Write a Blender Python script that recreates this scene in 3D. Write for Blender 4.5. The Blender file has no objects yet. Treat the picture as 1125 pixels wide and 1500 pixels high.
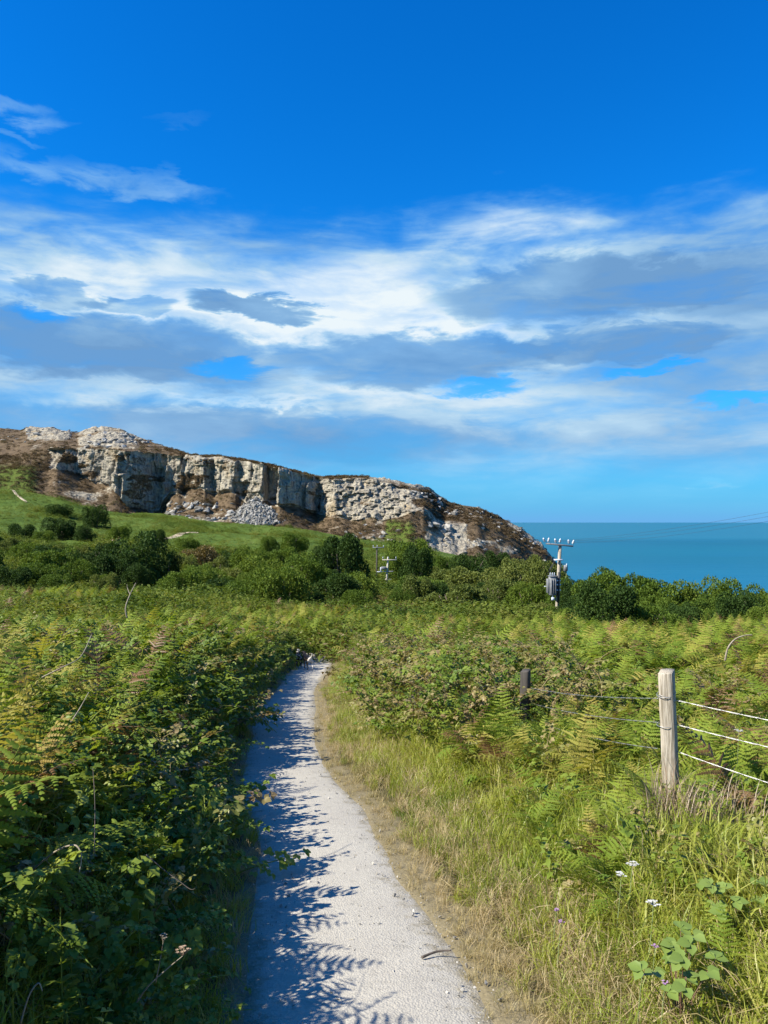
import bpy, bmesh, math, random
import numpy as np
from mathutils import Vector, Matrix, Euler

random.seed(11)
rng = np.random.default_rng(11)
R = math.radians
sc = bpy.context.scene
COL = sc.collection

# ------------------------------------------------------------------ camera
F = 1127.0            # focal length in photograph pixels
EYE = 1.6
cd = bpy.data.cameras.new('camera')
cam = bpy.data.objects.new('camera', cd)
COL.objects.link(cam)
cam.location = (0, 0, EYE)
cam.rotation_euler = (R(90), 0, 0)
cd.sensor_width = 36
cd.lens = F / 1500 * 36
cd.shift_y = 0.01
cd.clip_start = 0.05
cd.clip_end = 120000
sc.camera = cam

# ------------------------------------------------------------------ render / exposure
sc.view_settings.view_transform = 'Standard'
sc.view_settings.look = 'None'
sc.view_settings.gamma = 1
sc.view_settings.exposure = 1.0
sc.cycles.max_bounces = 5
sc.cycles.diffuse_bounces = 2
sc.cycles.glossy_bounces = 2
sc.cycles.transmission_bounces = 3
sc.cycles.transparent_max_bounces = 4
sc.cycles.use_denoising = True
sc.cycles.sample_clamp_indirect = 4

SUN_EL, SUN_AZ = R(42), R(252)     # azimuth measured clockwise from +Y (the view)
sun_vec = Vector((math.sin(SUN_AZ) * math.cos(SUN_EL), math.cos(SUN_AZ) * math.cos(SUN_EL), math.sin(SUN_EL)))


# ------------------------------------------------------------------ node helper
class NT:
    def __init__(self, tree):
        self.t = tree
        tree.nodes.clear()

    def n(self, typ, ins=None, **kw):
        nd = self.t.nodes.new(typ)
        for k, v in kw.items():
            setattr(nd, k, v)
        for k, v in (ins or {}).items():
            s = nd.inputs[k]
            if isinstance(v, bpy.types.NodeSocket):
                self.t.links.new(v, s)
            elif v is not None:
                s.default_value = v
        return nd

    def m(self, op, a, b=None, c=None, clamp=False):
        nd = self.t.nodes.new('ShaderNodeMath')
        nd.operation = op
        nd.use_clamp = clamp
        for i, v in enumerate((a, b, c)):
            if v is None:
                continue
            if isinstance(v, bpy.types.NodeSocket):
                self.t.links.new(v, nd.inputs[i])
            else:
                nd.inputs[i].default_value = v
        return nd.outputs[0]

    def sstep(self, lo, hi, x):
        nd = self.n('ShaderNodeMapRange', {'Value': x, 'From Min': lo, 'From Max': hi, 'To Min': 0.0, 'To Max': 1.0},
                    interpolation_type='SMOOTHSTEP')
        return nd.outputs['Result']

    def mix(self, fac, a, b, blend='MIX'):
        nd = self.t.nodes.new('ShaderNodeMix')
        nd.data_type = 'RGBA'
        nd.blend_type = blend
        for i, v in ((0, fac), (6, a), (7, b)):
            if isinstance(v, bpy.types.NodeSocket):
                self.t.links.new(v, nd.inputs[i])
            else:
                if i != 0 and len(v) == 3:
                    v = (*v, 1)
                nd.inputs[i].default_value = v
        return nd.outputs[2]

    def noise(self, vec, scale, detail=3, rough=0.55, dist=0.0):
        return self.n('ShaderNodeTexNoise', {'Vector': vec, 'Scale': scale, 'Detail': detail, 'Roughness': rough,
                                             'Distortion': dist}).outputs['Fac']

    def ramp(self, fac, stops):
        nd = self.n('ShaderNodeValToRGB', {'Fac': fac})
        el = nd.color_ramp.elements
        while len(el) < len(stops):
            el.new(0.5)
        for e, (p, c) in zip(el, stops):
            e.position = p
            e.color = (*c, 1)
        return nd.outputs['Color']


# ------------------------------------------------------------------ sky
def pix_dir(u, v):
    du, dv = (u - 562.5) / F, (765 - v) / F
    return math.atan(du), math.atan(dv / math.sqrt(1 + du * du))


SKY_S = 0.1
world = bpy.data.worlds.new('World')
sc.world = world
world.use_nodes = True
world.cycles.sampling_method = 'MANUAL'
world.cycles.sample_map_resolution = 512
w = NT(world.node_tree)
sky = w.n('ShaderNodeTexSky', sky_type='NISHITA', sun_disc=False, sun_elevation=SUN_EL, sun_rotation=SUN_AZ,
          altitude=0, air_density=1.0, dust_density=0.3, ozone_density=3.0)
gen = w.n('ShaderNodeTexCoord').outputs['Generated']
sep = w.n('ShaderNodeSeparateXYZ', {0: gen})
X, Y, Z = sep.outputs
AZ = w.m('ARCTAN2', X, Y)
EL = w.m('ARCSINE', Z)
clear = w.n('ShaderNodeHueSaturation', {'Saturation': 1.3, 'Value': 1.0, 'Fac': 1.0, 'Color': sky.outputs[0]}).outputs[0]
clear = w.mix(1.0, clear, (0.03, 0.68, 1.08), 'MULTIPLY')


def uvw(su, sv, ou=0.0, ov=0.0, k=0.0):
    return w.n('ShaderNodeCombineXYZ', {0: w.m('MULTIPLY_ADD', AZ, su, ou), 1: w.m('MULTIPLY_ADD', EL, sv, ov), 2: k}).outputs[0]


nA = w.noise(uvw(2.4, 9.0, 3.1, 0.7), 1.0, 5, 0.55, 0.4)         # broad cloud mass
nB = w.noise(uvw(5.0, 24.0, 1.7, 5.2), 1.0, 6, 0.56, 0.5)         # streaks
nC = w.noise(uvw(14.0, 40.0, 8.3, 2.2), 1.0, 6, 0.6, 0.3)        # fluff
nW = w.noise(uvw(5.0, 12.0, 4.4, 9.1), 1.0, 2, 0.5, 0.0)          # warp
WAZ = w.m('MULTIPLY_ADD', w.m('SUBTRACT', nB, 0.5), 0.18, AZ)
WEL = w.m('MULTIPLY_ADD', w.m('SUBTRACT', nC, 0.5), 0.06, w.m('MULTIPLY_ADD', w.m('SUBTRACT', nW, 0.5), 0.05, EL))


def blob(u, v, ru, rv, tilt=0.0, sharp=1.0):
    """soft elliptical cloud feature round one direction of the sky, its edge torn by the noises"""
    a, e = pix_dir(u, v)
    da = w.m('SUBTRACT', WAZ, a)
    de = w.m('SUBTRACT', WEL, w.m('MULTIPLY_ADD', da, tilt, e))
    qa = w.m('POWER', w.m('ABSOLUTE', w.m('DIVIDE', da, ru / F)), 2.0)
    qe = w.m('POWER', w.m('ABSOLUTE', w.m('DIVIDE', de, rv / F)), 2.0)
    q = w.m('ADD', qa, qe)
    return w.sstep(1.0 + 0.9 / sharp, 1.0 - 0.9 / sharp if sharp > 1 else 0.05, q)


# main bank: covers roughly 2 to 21 degrees of elevation all the way round
edge = w.m('MULTIPLY_ADD', w.m('SUBTRACT', nA, 0.5), 0.10, 0.382)
edge = w.m('MULTIPLY_ADD', w.m('SUBTRACT', nB, 0.5), 0.07, edge)
edge = w.m('MULTIPLY_ADD', w.m('SUBTRACT', nC, 0.5), 0.05, edge)
top = w.sstep(-0.012, 0.062, w.m('SUBTRACT', edge, EL))
low = w.sstep(0.015, 0.12, EL)
thin = w.m('MULTIPLY_ADD', low, 0.80, 0.16)
streak = w.sstep(0.30, 0.66, w.m('MULTIPLY_ADD', nC, 0.35, w.m('MULTIPLY', nB, 0.65)))
dens = w.m('MULTIPLY', top, w.m('ADD', w.m('MULTIPLY', thin, 0.66), w.m('MULTIPLY', w.m('MULTIPLY', streak, thin), 0.50), clamp=True), clamp=True)
# brightness of the bank
br = w.m('MULTIPLY_ADD', w.m('SUBTRACT', nA, 0.5), 1.3, 0.46)
br = w.m('MULTIPLY_ADD', w.m('SUBTRACT', nB, 0.5), 0.8, br)
br = w.m('MULTIPLY_ADD', w.m('SUBTRACT', nC, 0.5), 0.30, br)
for (u, v, ru, rv, tl, a) in ((430, 470, 330, 85, -0.10, 0.42), (170, 395, 330, 55, 0.0, 0.24), (620, 420, 240, 80, 0.1, 0.24),
                              (760, 360, 260, 50, 0.0, 0.10), (120, 560, 200, 30, 0, 0.16), (640, 600, 260, 36, 0, 0.14), (850, 470, 200, 26, 0, 0.2)):
    br = w.m('ADD', br, w.m('MULTIPLY', blob(u, v, ru, rv, tl), a))
for (u, v, ru, rv, tl, a) in ((385, 446, 100, 21, -0.10, 0.95), (150, 505, 260, 42, -0.06, 0.55), (610, 532, 190, 38, 0.0, 0.62),
                              (840, 425, 190, 44, 0.0, 0.62), (80, 425, 70, 14, 0, 0.4), (195, 440, 60, 12, 0, 0.4), (900, 500, 160, 22, 0, 0.4),
                              (1080, 410, 110, 40, 0, 0.25), (330, 640, 420, 40, 0, 0.22)):
    br = w.m('SUBTRACT', br, w.m('MULTIPLY', blob(u, v, ru, rv, tl, 2.0), a))
for (u, v, ru, rv, tl) in ((385, 446, 110, 24, -0.10), (610, 532, 200, 40, 0), (150, 510, 260, 46, -0.06), (430, 480, 300, 70, -0.1)):
    dens = w.m('MAXIMUM', dens, w.m('MULTIPLY', blob(u, v, ru, rv, tl), 0.92))
# gaps of clear sky
for (u, v, ru, rv) in ((335, 540, 46, 10), (700, 573, 60, 8), (935, 540, 70, 8), (1080, 590, 60, 9), (50, 455, 40, 10)):
    dens = w.m('MULTIPLY', dens, w.m('MULTIPLY_ADD', blob(u, v, ru, rv, 0), -0.8, 1.0))
# separate wisps
for (u, v, ru, rv, tl, a) in ((150, 262, 140, 17, -0.05, 0.50), (255, 272, 50, 11, 0.0, 0.42), (30, 152, 52, 13, -0.04, 0.36), (20, 240, 60, 10, -0.02, 0.32),
                              (15, 188, 40, 5, 0, 0.25), (250, 180, 50, 7, 0, 0.08), (360, 585, 110, 7, 0.0, 0.85), (1040, 698, 32, 6, 0, 0.5)):
    f = w.m('MULTIPLY', blob(u, v, ru, rv, tl), w.m('MULTIPLY', a, w.sstep(0.18, 0.62, nC)))
    dens = w.m('MAXIMUM', dens, f)
    br = w.m('ADD', br, w.m('MULTIPLY', f, 0.45))
dens = w.m('MULTIPLY', dens, w.sstep(0.002, 0.03, EL))
K = 1.0 / SKY_S / (2 ** 1.0)
ccol = w.ramp(br, [(0.0, (0.165, 0.350, 0.63)), (0.35, (0.245, 0.465, 0.75)), (0.7, (0.46, 0.68, 0.88)), (1.0, (0.84, 0.93, 0.98))])
ccol = w.mix(1.0, ccol, (K, K, K), 'MULTIPLY')
# pale blue air near the horizon
hor = w.m('POWER', w.m('SUBTRACT', 1.0, w.m('ABSOLUTE', Z)), 9.0)
clear = w.mix(w.m('MULTIPLY', hor, 1.0, clamp=True), clear, (0.155 * K, 0.45 * K, 0.85 * K))
ccol = w.mix(dens, w.mix(1.0, ccol, (0.50, 0.86, 1.03), 'MULTIPLY'), ccol)
final = w.mix(dens, clear, ccol)
bg = w.n('ShaderNodeBackground', {'Color': final, 'Strength': SKY_S})
wo = w.n('ShaderNodeOutputWorld', {'Surface': bg.outputs[0]})

# ------------------------------------------------------------------ sun
sd = bpy.data.lights.new('sun', 'SUN')
sd.energy = 5.0
sd.angle = R(0.5)
sd.color = (1.0, 0.93, 0.80)
sun = bpy.data.objects.new('sun', sd)
COL.objects.link(sun)
sun.rotation_euler = sun_vec.to_track_quat('Z', 'Y').to_euler()
sun.location = (-30, -10, 40)


# ------------------------------------------------------------------ numeric helpers
def P(u, v, d):
    return Vector(((u - 562.5) / F * d, d, EYE + (765 - v) / F * d))


def _h(ix, iy, iz, seed):
    h = (ix.astype(np.int64) * 374761393 + iy.astype(np.int64) * 668265263 + iz.astype(np.int64) * 2147483647 + seed * 144269) & 0xFFFFFFFF
    h = ((h ^ (h >> 13)) * 1274126177) & 0xFFFFFFFF
    h = ((h ^ (h >> 16)) * 2246822519) & 0xFFFFFFFF
    return ((h ^ (h >> 15)) & 0xFFFFFF) / float(0xFFFFFF)


def vn(x, y, seed=0, z=None):
    x = np.asarray(x, float); y = np.asarray(y, float)
    z = np.zeros_like(x) if z is None else np.asarray(z, float)
    x, y, z = np.broadcast_arrays(x, y, z)
    i, j, k = np.floor(x), np.floor(y), np.floor(z)
    a, b, c = x - i, y - j, z - k
    a, b, c = (t * t * (3 - 2 * t) for t in (a, b, c))
    r = 0
    for dx in (0, 1):
        for dy in (0, 1):
            for dz in (0, 1):
                wgt = (a if dx else 1 - a) * (b if dy else 1 - b) * (c if dz else 1 - c)
                r = r + wgt * _h(i + dx, j + dy, k + dz, seed)
    return r


def fbm(x, y, o=4, seed=0, z=None, gain=0.5):
    r, amp, tot = 0, 1.0, 0
    for q in range(o):
        f = 2.03 ** q
        r = r + amp * vn(np.asarray(x) * f + q * 17.3, np.asarray(y) * f - q * 9.1, seed + q, None if z is None else np.asarray(z) * f)
        tot += amp
        amp *= gain
    return r / tot


def ss(lo, hi, x):
    t = np.clip((np.asarray(x, float) - lo) / (hi - lo), 0, 1)
    return t * t * (3 - 2 * t)


def mesh_np(name, V, faces, mats=(), attrs=None, smooth=False):
    """V (n,3); faces: list of int arrays (m,k)"""
    me = bpy.data.meshes.new(name)
    faces = [np.asarray(f) for f in faces if len(f)]
    nl = sum(f.size for f in faces)
    nf = sum(len(f) for f in faces)
    me.vertices.add(len(V)); me.loops.add(nl); me.polygons.add(nf)
    me.vertices.foreach_set('co', np.asarray(V, np.float32).ravel())
    me.loops.foreach_set('vertex_index', np.concatenate([f.ravel() for f in faces]).astype(np.int32))
    cnt = np.concatenate([np.full(len(f), f.shape[1]) for f in faces])
    st = np.concatenate([[0], np.cumsum(cnt)[:-1]])
    me.polygons.foreach_set('loop_start', st.astype(np.int32))
    if smooth:
        me.polygons.foreach_set('use_smooth', np.ones(nf, bool))
    for k, a in (attrs or {}).items():
        at = me.attributes.new(k, 'FLOAT', 'POINT')
        at.data.foreach_set('value', np.asarray(a, np.float32))
    for m_ in mats:
        me.materials.append(m_)
    me.update(calc_edges=True)
    me.validate()
    return me


def link(name, me, parent=None, loc=None, kind=None, label=None, cat=None, group=None):
    o = bpy.data.objects.new(name, me)
    COL.objects.link(o)
    if parent is not None:
        o.parent = parent
    if loc is not None:
        o.location = loc
    tag(o, label, cat, group, kind)
    return o


def tag(o, label=None, cat=None, group=None, kind=None):
    for k, v in (('label', label), ('category', cat), ('group', group), ('kind', kind)):
        if v:
            o[k] = v
    return o


def empty(name, loc=(0, 0, 0), rz=0.0, label=None, cat=None, group=None):
    o = bpy.data.objects.new(name, None)
    o.empty_display_size = 0.1
    COL.objects.link(o)
    o.location = loc
    o.rotation_euler = (0, 0, rz)
    return tag(o, label, cat, group)


class MB:
    """collects tubes, boxes and lathes into one mesh"""
    def __init__(self):
        self.v, self.f4, self.f3, self.tone = [], [], [], []

    def add(self, vs, quads=(), tris=(), tone=0.5):
        b = len(self.v)
        self.v += [tuple(p) for p in vs]
        self.tone += [tone] * len(vs)
        self.f4 += [[b + i for i in q] for q in quads]
        self.f3 += [[b + i for i in t] for t in tris]

    def tube(self, pts, rad, n=8, cap=True, tone=0.5):
        pts = [Vector(p) for p in pts]
        rad = rad if isinstance(rad, (list, tuple)) else [rad] * len(pts)
        vs, q, t = [], [], []
        side = None
        for i, p in enumerate(pts):
            d = (pts[min(i + 1, len(pts) - 1)] - pts[max(i - 1, 0)]).normalized()
            if side is None:
                side = d.orthogonal().normalized()
            else:
                side = (side - d * side.dot(d)).normalized()
            up = d.cross(side)
            for k in range(n):
                a = 2 * math.pi * k / n
                vs.append(p + (side * math.cos(a) + up * math.sin(a)) * rad[i])
        for i in range(len(pts) - 1):
            for k in range(n):
                q.append((i * n + k, i * n + (k + 1) % n, (i + 1) * n + (k + 1) % n, (i + 1) * n + k))
        if cap:
            for i, o in ((0, 0), (len(pts) - 1, 1)):
                c = len(vs)
                vs.append(pts[i])
                for k in range(n):
                    a, b_ = i * n + k, i * n + (k + 1) % n
                    t.append((c, a, b_) if o else (c, b_, a))
        self.add(vs, q, t, tone)

    def box(self, c, s, rot=None, bev=0.0):
        bm = bmesh.new()
        bmesh.ops.create_cube(bm, size=1)
        for v in bm.verts:
            v.co = Vector((v.co.x * s[0], v.co.y * s[1], v.co.z * s[2]))
        if bev:
            bmesh.ops.bevel(bm, geom=list(bm.edges), offset=bev, segments=1, affect='EDGES')
        M = Matrix.Translation(Vector(c)) @ (rot.to_matrix().to_4x4() if rot else Matrix.Identity(4))
        bm.verts.index_update()
        vs = [M @ v.co for v in bm.verts]
        self.add(vs, [[v.index for v in f.verts] for f in bm.faces if len(f.verts) == 4],
                 [[v.index for v in f.verts] for f in bm.faces if len(f.verts) == 3])
        bm.free()

    def mesh(self, name, mats=(), smooth=False):
        return mesh_np(name, np.array(self.v), [np.array(self.f4, int).reshape(-1, 4), np.array(self.f3, int).reshape(-1, 3)],
                       mats, {'tone': self.tone}, smooth)


# ------------------------------------------------------------------ materials
def new_mat(name):
    m_ = bpy.data.materials.new(name)
    m_.use_nodes = True
    return m_, NT(m_.node_tree)


def out(nt, sh):
    nt.n('ShaderNodeOutputMaterial', {'Surface': sh})


def foliage(name, cols, transl=0.35, patch=0.5, rough=0.45, spec=0.35, patch_w=0.55, tw=0.45, rw=0.35):
    """leaf material: colour from a ramp driven by leaf tone, a world-space patch noise and the plant's own random number"""
    m_, t = new_mat(name)
    tone = t.n('ShaderNodeAttribute', attribute_name='tone').outputs['Fac']
    pos = t.n('ShaderNodeNewGeometry').outputs['Position']
    rnd = t.n('ShaderNodeObjectInfo').outputs['Random']
    pn = t.noise(pos, patch, 2, 0.5)
    f = t.m('MULTIPLY_ADD', t.m('SUBTRACT', tone, 0.5), tw, 0.5)
    f = t.m('MULTIPLY_ADD', t.m('SUBTRACT', pn, 0.5), patch_w * 2, f)
    f = t.m('MULTIPLY_ADD', t.m('SUBTRACT', rnd, 0.5), rw, f)
    n = len(cols)
    c = t.ramp(f, [(i / (n - 1), q) for i, q in enumerate(cols)])
    pb = t.n('ShaderNodeBsdfPrincipled', {'Base Color': c, 'Roughness': rough, 'Specular IOR Level': spec})
    tr = t.n('ShaderNodeBsdfTranslucent', {'Color': t.mix(1.0, c, (1.25, 1.2, 0.6), 'MULTIPLY')})
    mx = t.n('ShaderNodeMixShader', {0: transl, 1: pb.outputs[0], 2: tr.outputs[0]})
    out(t, mx.outputs[0])
    return m_


def simple(name, c1, c2=None, scale=20, rough=0.7, metal=0.0, bump=0.0, stretch=(1, 1, 1), spec=0.3, detail=5):
    m_, t = new_mat(name)
    co = t.n('ShaderNodeTexCoord').outputs['Object']
    mp = t.n('ShaderNodeMapping', {'Vector': co, 'Scale': stretch}).outputs[0]
    nz = t.noise(mp, scale, detail, 0.6)
    c = t.mix(t.sstep(0.3, 0.7, nz), c1, c2 or c1)
    ins = {'Base Color': c, 'Roughness': rough, 'Metallic': metal, 'Specular IOR Level': spec}
    if bump:
        ins['Normal'] = t.n('ShaderNodeBump', {'Height': nz, 'Strength': bump, 'Distance': 0.02}).outputs[0]
    out(t, t.n('ShaderNodeBsdfPrincipled', ins).outputs[0])
    return m_


M = {}
M['fern'] = foliage('fern_green', [(0.060, 0.115, 0.012), (0.140, 0.205, 0.020), (0.220, 0.275, 0.034), (0.310, 0.310, 0.055)], 0.38, 0.7, 0.65, 0.18)
M['fern_yellow'] = foliage('fern_yellowing', [(0.13, 0.16, 0.02), (0.25, 0.255, 0.040), (0.33, 0.29, 0.065), (0.28, 0.18, 0.06)], 0.38, 0.7, 0.65, 0.18)
M['fern_brown'] = foliage('fern_russet', [(0.10, 0.055, 0.025), (0.17, 0.09, 0.035), (0.24, 0.15, 0.07)], 0.25, 0.7)
M['bramble'] = foliage('bramble_leaf', [(0.045, 0.090, 0.010), (0.110, 0.170, 0.018), (0.190, 0.250, 0.032), (0.280, 0.300, 0.055)], 0.33, 0.8, 0.5, 0.3)
M['bramble_dry'] = foliage('bramble_leaf_withered', [(0.10, 0.125, 0.022), (0.20, 0.20, 0.045), (0.27, 0.205, 0.09), (0.18, 0.11, 0.06)], 0.25, 1.1)
M['grass'] = foliage('grass_blade', [(0.11, 0.17, 0.014), (0.22, 0.275, 0.028), (0.32, 0.34, 0.052), (0.42, 0.38, 0.12)], 0.40, 0.9)
M['straw'] = foliage('straw_blade', [(0.20, 0.20, 0.06), (0.34, 0.28, 0.12), (0.44, 0.35, 0.19), (0.36, 0.27, 0.15)], 0.30, 1.5)
M['heath'] = foliage('field_bracken', [(0.040, 0.075, 0.012), (0.080, 0.122, 0.018), (0.130, 0.165, 0.026), (0.20, 0.18, 0.045)], 0.32, 0.12, 0.7, 0.15, patch_w=0.8)
M['shrub_dark'] = foliage('shrub_leaf_dark', [(0.018, 0.042, 0.009), (0.038, 0.074, 0.013), (0.066, 0.105, 0.019)], 0.22, 0.25, 0.7, 0.15)
M['shrub_mid'] = foliage('shrub_leaf_mid', [(0.046, 0.086, 0.011), (0.092, 0.145, 0.017), (0.150, 0.195, 0.026)], 0.26, 0.25, 0.7, 0.15)
M['shrub_olive'] = foliage('shrub_leaf_olive', [(0.075, 0.105, 0.022), (0.125, 0.155, 0.034), (0.180, 0.200, 0.050)], 0.28, 0.25, 0.7, 0.15)
M['shrub_russet'] = foliage('shrub_leaf_russet', [(0.075, 0.070, 0.020), (0.14, 0.105, 0.030), (0.17, 0.12, 0.04)], 0.25, 0.4)
M['bark'] = simple('bark', (0.09, 0.07, 0.05), (0.16, 0.13, 0.10), 12, 0.9, bump=0.5, stretch=(1, 1, 0.2))
M['cane'] = simple('bramble_cane', (0.16, 0.09, 0.06), (0.20, 0.15, 0.09), 9, 0.6)
M['stem'] = simple('dead_stem', (0.20, 0.165, 0.115), (0.32, 0.275, 0.205), 25, 0.8)
M['twig'] = simple('twig', (0.07, 0.06, 0.05), (0.14, 0.11, 0.09), 25, 0.85)
M['seed'] = simple('seed_head', (0.20, 0.13, 0.08), (0.36, 0.27, 0.18), 60, 0.9)
M['petal_white'] = simple('petal_white', (0.42, 0.42, 0.38), (0.52, 0.51, 0.47), 40, 0.6)
M['petal_purple'] = simple('petal_purple', (0.30, 0.16, 0.34), (0.40, 0.24, 0.42), 40, 0.6)
M['galv'] = simple('galvanised_wire', (0.50, 0.50, 0.50), (0.36, 0.35, 0.34), 40, 0.42, 0.7)
M['steel'] = simple('steel_fitting', (0.30, 0.31, 0.32), (0.22, 0.22, 0.22), 8, 0.5, 0.4)
M['tank'] = simple('grey_paint', (0.22, 0.23, 0.24), (0.15, 0.155, 0.16), 4, 0.5)
M['porcelain'] = simple('porcelain', (0.66, 0.70, 0.76), (0.55, 0.6, 0.68), 6, 0.25, spec=0.5)
M['cable'] = simple('black_cable', (0.03, 0.03, 0.032), (0.05, 0.05, 0.05), 6, 0.6)
M['cable_green'] = simple('earth_cable', (0.20, 0.26, 0.10), (0.24, 0.28, 0.12), 6, 0.6)
M['pole_wood'] = simple('pole_wood', (0.25, 0.21, 0.16), (0.38, 0.34, 0.27), 3, 0.9, bump=0.4, stretch=(4, 4, 0.4))
M['pole_dark'] = simple('pole_wood_dark', (0.045, 0.04, 0.035), (0.08, 0.07, 0.06), 3, 0.9, bump=0.4, stretch=(4, 4, 0.4))
M['pebble'] = foliage('pebble', [(0.24, 0.23, 0.205), (0.38, 0.36, 0.32), (0.50, 0.48, 0.43)], 0.0, 3.0, 0.9, 0.2, rw=0.9)


def post_material():
    m_, t = new_mat('weathered_post')
    co = t.n('ShaderNodeTexCoord').outputs['Object']
    g = t.noise(t.n('ShaderNodeMapping', {'Vector': co, 'Scale': (1, 1, 0.06)}).outputs[0], 90, 6, 0.65)
    s = t.noise(co, 14, 4, 0.6)
    c = t.mix(t.sstep(0.35, 0.65, g), (0.20, 0.17, 0.125), (0.46, 0.41, 0.33))
    c = t.mix(t.m('MULTIPLY', t.sstep(0.55, 0.75, s), 0.5), c, (0.26, 0.25, 0.20))
    bp = t.n('ShaderNodeBump', {'Height': g, 'Strength': 0.7, 'Distance': 0.006}).outputs[0]
    out(t, t.n('ShaderNodeBsdfPrincipled', {'Base Color': c, 'Roughness': 0.9, 'Specular IOR Level': 0.2, 'Normal': bp}).outputs[0])
    return m_


M['post'] = post_material()


def ground_material():
    m_, t = new_mat('soil_and_turf')
    pos = t.n('ShaderNodeNewGeometry').outputs['Position']
    edge_ = t.n('ShaderNodeAttribute', attribute_name='verge').outputs['Fac']
    field = t.n('ShaderNodeAttribute', attribute_name='field').outputs['Fac']
    n1 = t.noise(pos, 3.0, 6, 0.6)
    n2 = t.noise(pos, 45.0, 4, 0.65)
    soil = t.mix(n1, (0.030, 0.028, 0.012), (0.085, 0.075, 0.030))
    tan = t.mix(n2, (0.11, 0.09, 0.045), (0.28, 0.235, 0.145))
    near = t.mix(t.sstep(0.25, 0.75, t.m('MULTIPLY_ADD', t.m('SUBTRACT', n1, 0.5), 0.9, edge_)), soil, tan)
    f1 = t.noise(pos, 0.045, 5, 0.6)
    f2 = t.noise(pos, 0.35, 5, 0.7)
    turf = t.ramp(t.m('MULTIPLY_ADD', f2, 0.45, t.m('MULTIPLY', f1, 0.55)),
                  [(0.25, (0.040, 0.075, 0.012)), (0.45, (0.075, 0.125, 0.020)), (0.60, (0.105, 0.150, 0.026)), (0.78, (0.145, 0.135, 0.040))])
    c = t.mix(field, near, turf)
    f3 = t.noise(pos, 1.2, 4, 0.7)
    bp = t.n('ShaderNodeBump', {'Height': n2, 'Strength': 0.6, 'Distance': 0.02}).outputs[0]
    bp = t.n('ShaderNodeBump', {'Height': f3, 'Strength': t.m('MULTIPLY', field, 0.9), 'Distance': 0.9, 'Normal': bp}).outputs[0]
    out(t, t.n('ShaderNodeBsdfPrincipled', {'Base Color': c, 'Roughness': 0.95, 'Specular IOR Level': 0.1, 'Normal': bp}).outputs[0])
    return m_


def path_material():
    m_, t = new_mat('pale_gravel')
    pos = t.n('ShaderNodeNewGeometry').outputs['Position']
    n1 = t.noise(pos, 2.2, 5, 0.6)
    n2 = t.noise(pos, 38.0, 5, 0.7)
    vo = t.n('ShaderNodeTexVoronoi', {'Vector': pos, 'Scale': 95.0, 'Randomness': 1.0})
    d = vo.outputs['Distance']
    g = t.mix(n2, (0.29, 0.272, 0.228), (0.53, 0.495, 0.415))
    g = t.mix(t.m('MULTIPLY', t.sstep(0.35, 0.7, n1), 0.45), g, (0.33, 0.305, 0.26))
    g = t.mix(t.m('MULTIPLY', t.sstep(0.72, 0.2, t.n('ShaderNodeSeparateColor', {0: vo.outputs['Color']}).outputs[0]), 0.25), g, (0.24, 0.235, 0.22))
    ed = t.n('ShaderNodeAttribute', attribute_name='edge').outputs['Fac']
    n3 = t.noise(pos, 9.0, 5, 0.7)
    em = t.sstep(0.62, 0.95, t.m('MULTIPLY_ADD', t.m('SUBTRACT', n3, 0.5), 0.9, t.m('MULTIPLY_ADD', t.m('SUBTRACT', n2, 0.5), 0.5, ed)))
    g = t.mix(t.m('MULTIPLY', em, 0.85), g, t.mix(n2, (0.11, 0.09, 0.045), (0.28, 0.235, 0.145)))
    g = t.mix(t.m('MULTIPLY', t.sstep(0.52, 0.7, n3), 0.35), g, (0.22, 0.205, 0.175))
    bp = t.n('ShaderNodeBump', {'Height': n2, 'Strength': 0.5, 'Distance': 0.007}).outputs[0]
    bp = t.n('ShaderNodeBump', {'Height': d, 'Strength': 0.5, 'Distance': 0.006, 'Normal': bp}).outputs[0]
    out(t, t.n('ShaderNodeBsdfPrincipled', {'Base Color': g, 'Roughness': 0.95, 'Specular IOR Level': 0.15, 'Normal': bp}).outputs[0])
    return m_


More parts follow.
